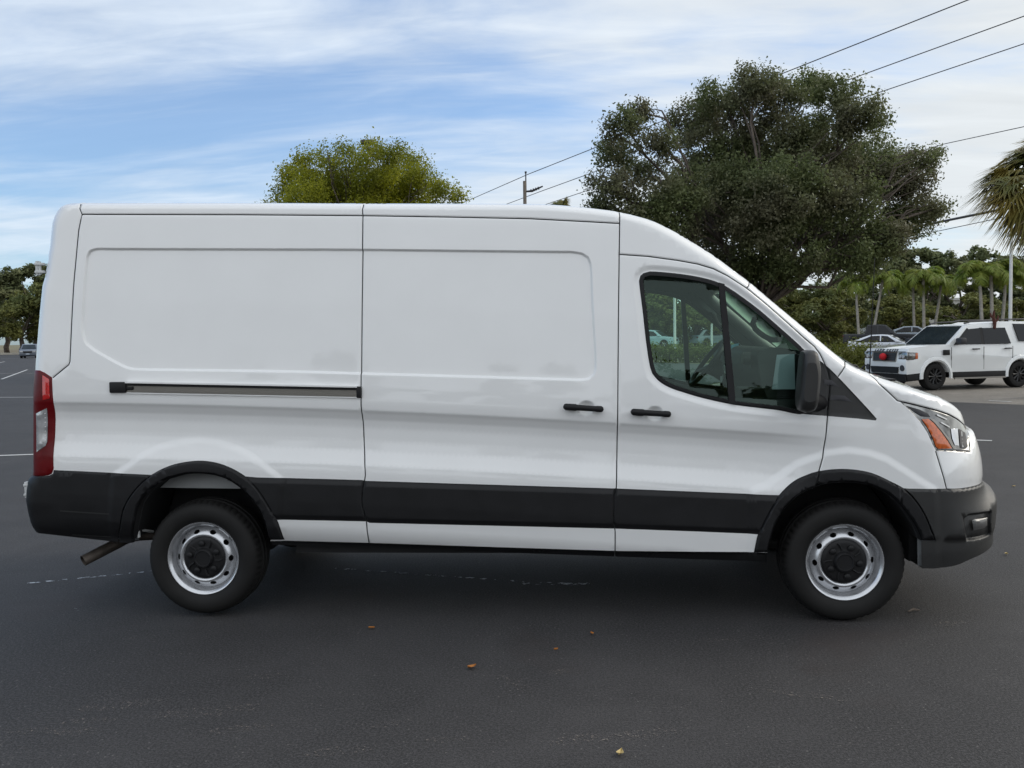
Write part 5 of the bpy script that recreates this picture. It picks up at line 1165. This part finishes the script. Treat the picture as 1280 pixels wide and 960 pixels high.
# ------------------------------------------------------------------ other vehicles
def prism(b, prof, yw, bev=.05, seg=2, mi=0):
    """side outline extruded across, yw(z) half width at each height, long edges rounded"""
    bm = bmesh.new(); L_ = [bm.verts.new((x, -yw(x, z), z)) for x, z in prof]; R_ = [bm.verts.new((x, yw(x, z), z)) for x, z in prof]; n = len(prof)
    fl = bm.faces.new(L_); fr = bm.faces.new(R_[::-1])
    for i in range(n): bm.faces.new((L_[i], R_[i], R_[(i + 1) % n], L_[(i + 1) % n]))
    bmesh.ops.recalc_face_normals(bm, faces=bm.faces[:])
    if bev: bmesh.ops.bevel(bm, geom=[e for e in fl.edges] + [e for e in fr.edges], offset=bev, segments=seg, profile=.6, affect='EDGES', clamp_overlap=True)
    b.bm(bm, mi); return b
def arch(cx, r, z0, n=12):     # top of a wheel opening, from front (larger x) to back
    a0 = math.asin(min(1, max(-1, (z0 - .36) / r))); return [(cx + r * math.cos(a), .36 + r * math.sin(a)) for a in np.linspace(a0, math.pi - a0, n)]
def carwheel(parent, x, y, R, wd, rimm, spokes, rimf=.62):
    s_ = -1 if y < 0 else 1; t = bpy.data.objects.new('wheel', None); COL.objects.link(t); t.parent = parent; t.location = (x, y, R)
    b = MB(); b.lathe_y([(R*rimf, s_*.02), (R*.78, s_*.035), (R*.93, s_*.02), (R, -s_*.02), (R, -s_*(wd-.03)), (R*.9, -s_*wd), (R*.5, -s_*wd)], (0, 0, 0), 40); b.build('tyre', M['tyre'], t, local=True)
    b = MB(); b.lathe_y([(R*rimf, s_*.022), (R*(rimf-.05), s_*.01), (R*(rimf-.07), -s_*.06), (R*.1, -s_*.08), (.001, -s_*.08)], (0, 0, 0), 32, mi=1)
    for k in range(spokes):
        A = 2*math.pi*k/spokes; u = np.array([math.cos(A), 0, math.sin(A)]); b.tube([u*.02 + (0, s_*.0, 0), u*R*.3 + (0, -s_*.005, 0), u*R*(rimf-.03) + (0, s_*.008, 0)], [.03, .024, .03], 6)
    b.tube([(0, -s_*.05, 0), (0, s_*.012, 0)], R*.14, 10); b.build('rim', [rimm, M['dark']], t, local=True)
def side_quads(parent, name, pts, yw, off, m, bev=0):   # a panel on both sides following the side's lean
    for s_ in (-1, 1):
        b = MB(); V = [(x, s_*(yw(x, z)+off), z) for x, z in pts] + [(x, s_*(yw(x, z)-.02), z) for x, z in pts]; n = len(pts)
        Fs = [tuple(range(n)), tuple(range(n, 2*n))[::-1]] + [(i, n+i, n+(i+1) % n, (i+1) % n) for i in range(n)]
        b.add(V, Fs if s_ > 0 else [f[::-1] for f in Fs]); bm = bmesh.new()
        o = b.build(name, m, parent, local=True, smooth=False)
# --- white boxy off-roader with reindeer trimmings, nose at +x
D = 25.0
pf, prr = base_at(1171, 25.0), base_at(1268, 26.2); hd = pf - prr
ang = math.atan2(hd[1], hd[0])
# heading: the nose also turns towards the camera
ww_ = 2.885; perp = np.array([FWD[0], FWD[1], 0]); perp /= np.linalg.norm(perp); lat = np.array([RIGHT[0], RIGHT[1], 0]); lat /= np.linalg.norm(lat)
Cf = base_at(1166, 25.2); th = math.radians(15); hdir = -lat * math.cos(th) - perp * math.sin(th); ang = math.atan2(hdir[1], hdir[0])
SUV = thing('off_roader', 'white boxy off-roader with black wheels and a red nose on its grille, parked at right', 'car', (0, 0, 0), ang)
# near side is the car's left side (+y when facing +x): front left wheel at local (1.44, .80)
rot = np.array([[math.cos(ang), -math.sin(ang)], [math.sin(ang), math.cos(ang)]])
side = 1 if (rot @ np.array([0, 1.0])) @ perp[:2] < 0 else -1
cen2 = Cf[:2] - rot @ np.array([1.44, side * .80]); SUV.location = (float(cen2[0]), float(cen2[1]), 0)
yw = lambda x, z: .955 - .02 * max(0, x - 1.9) - max(0, z - 1.12) * .20 - max(0, .55 - z) * .06 - .16 * max(0, abs(x - .02) - 2.05)
low = [(2.36, .46), (2.40, .75), (2.37, 1.08), (2.29, 1.18), (1.6, 1.26), (1.12, 1.28), (-2.36, 1.24), (-2.40, .80), (-2.36, .52)]
low += [(-1.44 - .44, .50)] + arch(-1.44, .46, .50)[::-1] + [(-.96, .50), (.96, .50)] + arch(1.44, .46, .50)[::-1] + [(1.92, .50)]
b = MB(); prism(b, low, yw, .05); b.build('body', M['carwhite'], SUV, local=True, auto=35)
gh = [(1.10, 1.22), (.36, 1.80), (.18, 1.845), (-.55, 1.87), (-.75, 1.91), (-2.18, 1.90), (-2.34, 1.80), (-2.40, 1.22)]
b = MB(); prism(b, gh, yw, .06); b.build('cabin', M['carwhite'], SUV, local=True, auto=35)
b = MB(); prism(b, [(2.34, .26), (2.37, .47), (1.93, .49), (1.90, .30)], lambda x, z: yw(x, .6) - .01, .02); prism(b, [(.94, .34), (.94, .505), (-.94, .505), (-.94, .34)], lambda x, z: yw(x, .6) + .006, .02); prism(b, [(-1.92, .36), (-1.94, .51), (-2.37, .50), (-2.34, .34)], lambda x, z: yw(x, .6) - .01, .02); b.build('sill_cladding', M['plastic'], SUV, local=True)
b = MB(); b.box((-2.2, -.75, .35), (2.2, .75, .52)); b.build('underbody', M['dark'], SUV, local=True, smooth=False)
side_quads(SUV, 'step_bar', [(.85, .30), (.85, .345), (-.90, .345), (-.90, .30)], lambda x, z: .97, .02, M['alu'])
for nm, q in (('front_window', [(.80, 1.27), (.30, 1.70), (-.10, 1.73), (-.10, 1.27)]), ('rear_window', [(-.20, 1.27), (-.20, 1.73), (-.98, 1.73), (-1.12, 1.27)]), ('quarter_window', [(-1.42, 1.33), (-1.28, 1.84), (-2.14, 1.82), (-2.28, 1.33)])): side_quads(SUV, nm, q, yw, .006, M['tint'])
for q in ([(-.10, 1.27), (-.10, 1.74), (-.20, 1.74), (-.20, 1.27)], [(.80, 1.26), (.85, 1.26), (.33, 1.735), (.28, 1.71)]): side_quads(SUV, 'window_pillar', q, yw, .004, M['plastic'])
def gquad(parent, name, P, m, th=.01):   # slab from four or more corner points, thickness along its normal
    P = [np.array(p, float) for p in P]; n = np.cross(P[1] - P[0], P[2] - P[0]); n /= np.linalg.norm(n); k = len(P); b = MB(); b.add([p + n*th for p in P] + [p - n*th for p in P], [tuple(range(k)), tuple(range(k, 2*k))[::-1]] + [(i, k+i, k+(i+1) % k, (i+1) % k) for i in range(k)]); return b.build(name, m, parent, local=True, smooth=False)
def on_ws(u, y, a, b_, off): x = a[0] + (b_[0]-a[0])*u; z = a[1] + (b_[1]-a[1])*u; return (x + off*.62, y, z + off*.78)
a_, b__ = (1.10, 1.22), (.36, 1.80)
gquad(SUV, 'windscreen', [on_ws(.06, -.82, a_, b__, .006), on_ws(.06, .82, a_, b__, .006), on_ws(.97, .70, a_, b__, .006), on_ws(.97, -.70, a_, b__, .006)], M['tint2'])
# front end
gquad(SUV, 'grille', [(2.405, -.47, .84), (2.405, .47, .84), (2.380, .50, 1.07), (2.380, -.50, 1.07)], M['blackwheel'], .012)
b = MB(); b.tube([(2.42, -.49, .83), (2.42, .49, .83), (2.395, .53, 1.08), (2.395, -.53, 1.08), (2.42, -.49, .83)], .016, 6); b.build('grille_surround', M['alu'], SUV, local=True)
for z_ in (.89, .95, 1.01): gquad(SUV, 'grille_bar', [(2.418, -.46, z_), (2.418, .46, z_), (2.415, .46, z_ + .015), (2.415, -.46, z_ + .015)], M['dark_metal'], .006)
for s_ in (-1, 1):
    b = MB(); y0, y1 = s_*.56, s_*.90; b.rbox((2.02, min(y0, y1*1.03), .86), (2.390, max(y0, y1*1.03), 1.085), .03); hl_ = b.build('headlight', M['lamp_in'], SUV, local=True)
    for yy in (.64, .77): b = MB(); b.tube([(2.37, s_*yy, .96), (2.400, s_*yy, .96)], [.06, .05], 14); b.build('projector', M['lamp_br'], hl_, local=True)
    b = MB(); b.rbox((2.03, min(s_*.88, s_*.940), .89), (2.11, max(s_*.88, s_*.940), 1.06), .015); b.build('turn_signal', M['amber'], hl_, local=True)
    b = MB(); b.tube([(2.33, s_*.74, .64), (2.41, s_*.74, .64)], .085, 14); b.build('fog_lamp', M['dark_metal'], SUV, local=True)
    b = MB(); b.rbox((.60, min(s_*.93, s_*1.16), 1.28), (.80, max(s_*.93, s_*1.16), 1.46), .04); b.build('mirror', M['dark_metal'], SUV, local=True)
    b = MB(); b.rbox((1.0, min(s_*.94, s_*.968), .98), (1.22, max(s_*.94, s_*.968), 1.13), .01); b.build('side_vent', M['plastic'], SUV, local=True)
    for x in (.12, -.98): b = MB(); b.rbox((x-.13, min(s_*.93, s_*.985), 1.12), (x+.10, max(s_*.93, s_*.985), 1.155), .01); b.build('door_handle', M['dark_metal'], SUV, local=True)
    for x in (.94, -.16, -1.16): b = MB(); b.box((x-.005, min(s_*.945, s_*.9575), .56), (x+.005, max(s_*.945, s_*.9575), 1.20)); b.build('door_gap', M['dark'], SUV, local=True, smooth=False)
    for cx in (1.44, -1.44):
        b = MB(); A = np.linspace(-.15, math.pi + .15, 20); V = []
        for a in A:
            for r, yy in ((.45, .93), (.455, .985), (.53, .975), (.545, .945)): V.append((cx + r*math.cos(a), s_*yy, .40 + r*math.sin(a)))
        b.add(V, [(4*i+q, 4*i+q+1, 4*i+q+5, 4*i+q+4) if s_ < 0 else (4*i+q, 4*i+q+4, 4*i+q+5, 4*i+q+1) for i in range(19) for q in range(3)]); b.build('arch_flare', M['carwhite'], SUV, local=True)
        carwheel(SUV, cx, s_*.89, .385, .24, M['blackwheel'], 10)
    b = MB(); b.tube([(.30, s_*.70, 1.86), (.10, s_*.70, 1.91), (-.55, s_*.70, 1.93), (-.8, s_*.71, 1.97), (-2.0, s_*.71, 1.97), (-2.2, s_*.71, 1.92)], .022, 6); b.build('roof_rail', M['dark_metal'], SUV, local=True)
gquad(SUV, 'lower_grille', [(2.405, -.56, .49), (2.405, .56, .49), (2.405, .60, .67), (2.405, -.60, .67)], M['plastic'], .014)
gquad(SUV, 'front_skirt', [(2.37, -.88, .26), (2.37, .88, .26), (2.40, .86, .465), (2.40, -.86, .465)], M['plastic'], .012)
gquad(SUV, 'bonnet_line', [(2.32, -.86, 1.095), (2.32, .86, 1.095), (2.32, .86, 1.103), (2.32, -.86, 1.103)], M['dark'], .06)
fc = bpy.data.curves.new('lettering', 'FONT'); fc.body = 'LAND ROVER'; fc.size = .105; fc.extrude = .006; fc.offset = .004; fc.space_character = 1.75; fc.align_x = 'CENTER'; fo = bpy.data.objects.new('tmp', fc); COL.objects.link(fo)
bpy.context.view_layer.update(); me = bpy.data.meshes.new_from_object(fo.evaluated_get(bpy.context.evaluated_depsgraph_get())); bpy.data.objects.remove(fo); me.materials.append(M['dark_metal'])
lo = bpy.data.objects.new('lettering', me); COL.objects.link(lo); lo.parent = SUV; lo.location = (2.355, 0, 1.108); lo.rotation_euler = (math.radians(51.3), 0, math.radians(90))
wl = lambda p: np.array([*(np.array(SUV.location)[:2] + rot @ np.array(p[:2])), p[2]])
def put(o, p): o.location = [float(v) for v in wl(p)]; o.rotation_euler = (0, 0, ang)
b = MB(); V = []
b.lathe_y([(.002, -.105), (.045, -.098), (.085, -.06), (.105, 0), (.085, .06), (.045, .098), (.002, .105)], (0, 0, 0), 20); o = b.build('red_nose', M['rednose']); put(o, (2.47, .02 * side, .95)); tag(o, 'round red felt nose fixed to the grille of the white off-roader', 'decoration')
b = MB(); b.tube([(0, 0, 0), (.0, 0, .16), (.05, 0, .34), (.02, 0, .52)], [.035, .05, .045, .02], 8); b.tube([(.0, 0, .18), (-.10, 0, .27), (-.12, 0, .38)], [.04, .035, .015], 8); b.tube([(.04, 0, .30), (.13, 0, .36), (.15, 0, .45)], [.035, .03, .015], 8)
o = b.build('antler', M['antler']); put(o, (-.62, side * .84, 1.70)); tag(o, 'brown plush reindeer antler clipped over the rear door window of the white off-roader', 'decoration')

# --- other cars, simpler
def car(name, label, cat, px, D, rz, paint, L, W, H, prof, cabin, wins, whx, R, rimm, z0=0.0, group='cars parked farther away'):
    p = base_at(px, D); t = thing(name, label, cat, (p[0], p[1], z0), rz, group); hb = cabin[0][1]
    yw = lambda x, z: W/2 - max(0, z - hb) * .22 - .10 * max(0, abs(x) - (L/2 - .5)) ** 1.3
    b = MB(); prism(b, prof, yw, .06); b.build('body', paint, t, local=True, auto=40)
    b = MB(); prism(b, cabin, yw, .06); b.build('cabin', paint, t, local=True, auto=40)
    for nm, q in wins: side_quads(t, nm, q, yw, .008, M['tint'])
    (ax, az), (bx, bz) = cabin[0], cabin[1]
    gquad(t, 'windscreen', [on_ws(.08, -W*.41, (ax, az), (bx, bz), .008), on_ws(.08, W*.41, (ax, az), (bx, bz), .008), on_ws(.95, W*.34, (ax, az), (bx, bz), .008), on_ws(.95, -W*.34, (ax, az), (bx, bz), .008)], M['tint2'], .012)
    (ax, az), (bx, bz) = cabin[-1], cabin[-2]
    gquad(t, 'back_window', [(ax - .01 + (bx-ax)*u, yy, az + .01 + (bz-az)*u) for u, yy in ((.1, -W*.38), (.1, W*.38), (.92, W*.33), (.92, -W*.33))], M['tint'], .012)
    b = MB(); b.box((-L/2 + .3, -W/2 + .12, .22), (L/2 - .3, W/2 - .12, .45)); b.build('underbody', M['dark'], t, local=True, smooth=False)
    for x in whx:
        for s_ in (-1, 1): carwheel(t, x, s_*(W/2 - .06), R, .2, rimm, 5)
    for s_ in (-1, 1):
        b = MB(); b.rbox((L/2 - .26, min(s_*W*.27, s_*W*.45), hb - .30), (L/2 - .02, max(s_*W*.27, s_*W*.45), hb - .17), .03); b.build('headlight', M['clear'], t, local=True)
        b = MB(); b.rbox((-L/2 + .0, min(s_*W*.30, s_*W*.46), hb - .22), (-L/2 + .22, max(s_*W*.30, s_*W*.46), hb - .06), .03); b.build('tail_light', M['red'], t, local=True)
        b = MB(); xm = cabin[0][0] - .35; b.rbox((xm - .09, min(s_*W*.49, s_*(W*.5 + .17)), hb), (xm + .09, max(s_*W*.49, s_*(W*.5 + .17)), hb + .14), .03); b.build('mirror', paint, t, local=True)
    gquad(t, 'grille', [(L/2 + .004, -W*.24, hb - .42), (L/2 + .004, W*.24, hb - .42), (L/2 - .004, W*.25, hb - .22), (L/2 - .004, -W*.25, hb - .22)], M['plastic'], .02)
    gquad(t, 'number_plate', [(L/2 + .03, -.2, hb - .60), (L/2 + .03, .2, hb - .60), (L/2 + .03, .2, hb - .47), (L/2 + .03, -.2, hb - .47)], M['paper'], .008)
    return t
def lowprof(L, hood, belt, tail, r, whx, z0=.22, rear_h=None):
    p = [(L/2 - .04, z0 + .04), (L/2, .5), (L/2 - .06, hood - .12), (L/2 - .3, hood), (whx[0] * .55, belt), (-L/2 + .7, belt), (-L/2 + .08, tail), (-L/2, .6), (-L/2 + .05, z0 + .08)]
    for cx in (whx[1], whx[0]): p += [(cx - r - .04, z0)] + [(cx + r*math.cos(a), z0 + .06 + r*math.sin(a)) for a in np.linspace(math.pi, 0, 11)] + [(cx + r + .04, z0)]
    return p
toR = math.atan2(lat[1], lat[0])    # pointing to the photo's right
SED = lambda: (lowprof(4.65, .86, .93, 1.02, .37, (1.35, -1.35)), [(1.25, .92), (.35, 1.42), (-.1, 1.46), (-.8, 1.44), (-1.9, 1.06)], [('front_window', [(.85, .97), (.30, 1.34), (-.10, 1.38), (-.10, .97)]), ('rear_window', [(-.18, .97), (-.18, 1.38), (-.75, 1.36), (-1.45, 1.06), (-1.3, .98)])])
a, c_, w_ = SED(); car('sedan', 'silver-white sedan parked behind the near hedge, beside the dark pickup', 'car', 1106, 62, toR - .55, M['carsilver'], 4.65, 1.82, 1.46, a, c_, w_, (1.35, -1.35), .33, M['steel'], .0)
pk = lowprof(5.9, 1.10, 1.18, 1.18, .46, (1.85, -1.85), .32); cb = [(1.15, 1.16), (.35, 1.88), (.0, 1.93), (-1.05, 1.92), (-1.25, 1.18)]
pick = car('pickup', 'dark charcoal pickup truck parked beyond the silver sedan', 'pickup truck', 1102, 74, toR - .45, M['cardark'], 5.9, 2.0, 1.93, pk, cb, [('front_window', [(.75, 1.24), (.28, 1.80), (-.20, 1.83), (-.20, 1.24)]), ('rear_window', [(-.28, 1.24), (-.28, 1.83), (-1.0, 1.82), (-1.12, 1.24)])], (1.85, -1.85), .41, M['steel'], .30)
a, c_, w_ = SED(); car('sedan', 'silver car mostly hidden between the dark pickup and the white off-roader', 'car', 1143, 78, toR - .5, M['cargrey'], 4.65, 1.82, 1.46, a, c_, w_, (1.35, -1.35), .33, M['steel'], .62)
hb_ = lowprof(4.6, 1.0, 1.06, 1.12, .42, (1.38, -1.32), .28); hc = [(1.2, 1.04), (.45, 1.60), (.1, 1.67), (-1.6, 1.64), (-2.15, 1.08)]; hw = [('front_window', [(.85, 1.10), (.36, 1.52), (-.10, 1.57), (-.10, 1.10)]), ('rear_window', [(-.18, 1.10), (-.18, 1.57), (-1.4, 1.53), (-1.75, 1.12)])]
car('hatchback', 'pale blue family car seen through the door window of the van', 'car', 816, 84, toR - .5, M['carblue'], 4.6, 1.86, 1.67, hb_, hc, hw, (1.38, -1.32), .36, M['steel'], .45)
car('hatchback', 'grey-blue car seen through the window behind the steering wheel', 'car', 893, 88, toR + .3, M['cargrey'], 4.6, 1.86, 1.67, hb_, hc, hw, (1.38, -1.32), .36, M['steel'], .45)
car('hatchback', 'grey-blue car facing the camera at the far left, beside the rear corner of the van', 'car', 37, 108, toR - 1.2, M['carslate'], 4.6, 1.86, 1.67, hb_, hc, hw, (1.38, -1.32), .36, M['steel'])

# in the cab: a reflection drawn as a pale sheet, and a blue paper
def paper(pts, y0, y1, m, label):
    P = [at(px, py, y) for (px, py), y in zip(pts, (y0, y0, y1, y1))]; n = np.cross(P[1]-P[0], P[2]-P[0]); n /= np.linalg.norm(n); b = MB(); b.add([p + n*.001 for p in P] + [p - n*.001 for p in P], [(0, 1, 2, 3), (7, 6, 5, 4), (0, 4, 5, 1), (1, 5, 6, 2), (2, 6, 7, 3), (3, 7, 4, 0)]); tag(b.build('cab_sheet', m, smooth=False), label, 'paper')
paper([(971, 443.5), (993, 442.5), (994, 486.5), (965, 486.8)], .02, .0, M['paper'], 'grey-white sheet inside the front door window, standing in for a reflection of the mirror')  # pale sheet stands in for the mirror's reflection in the glass
paper([(914, 431), (923.5, 429), (921, 446), (914.6, 452)], 1.15, 1.15, M['bluepaper'], 'small light blue paper on the dashboard behind the window divider')
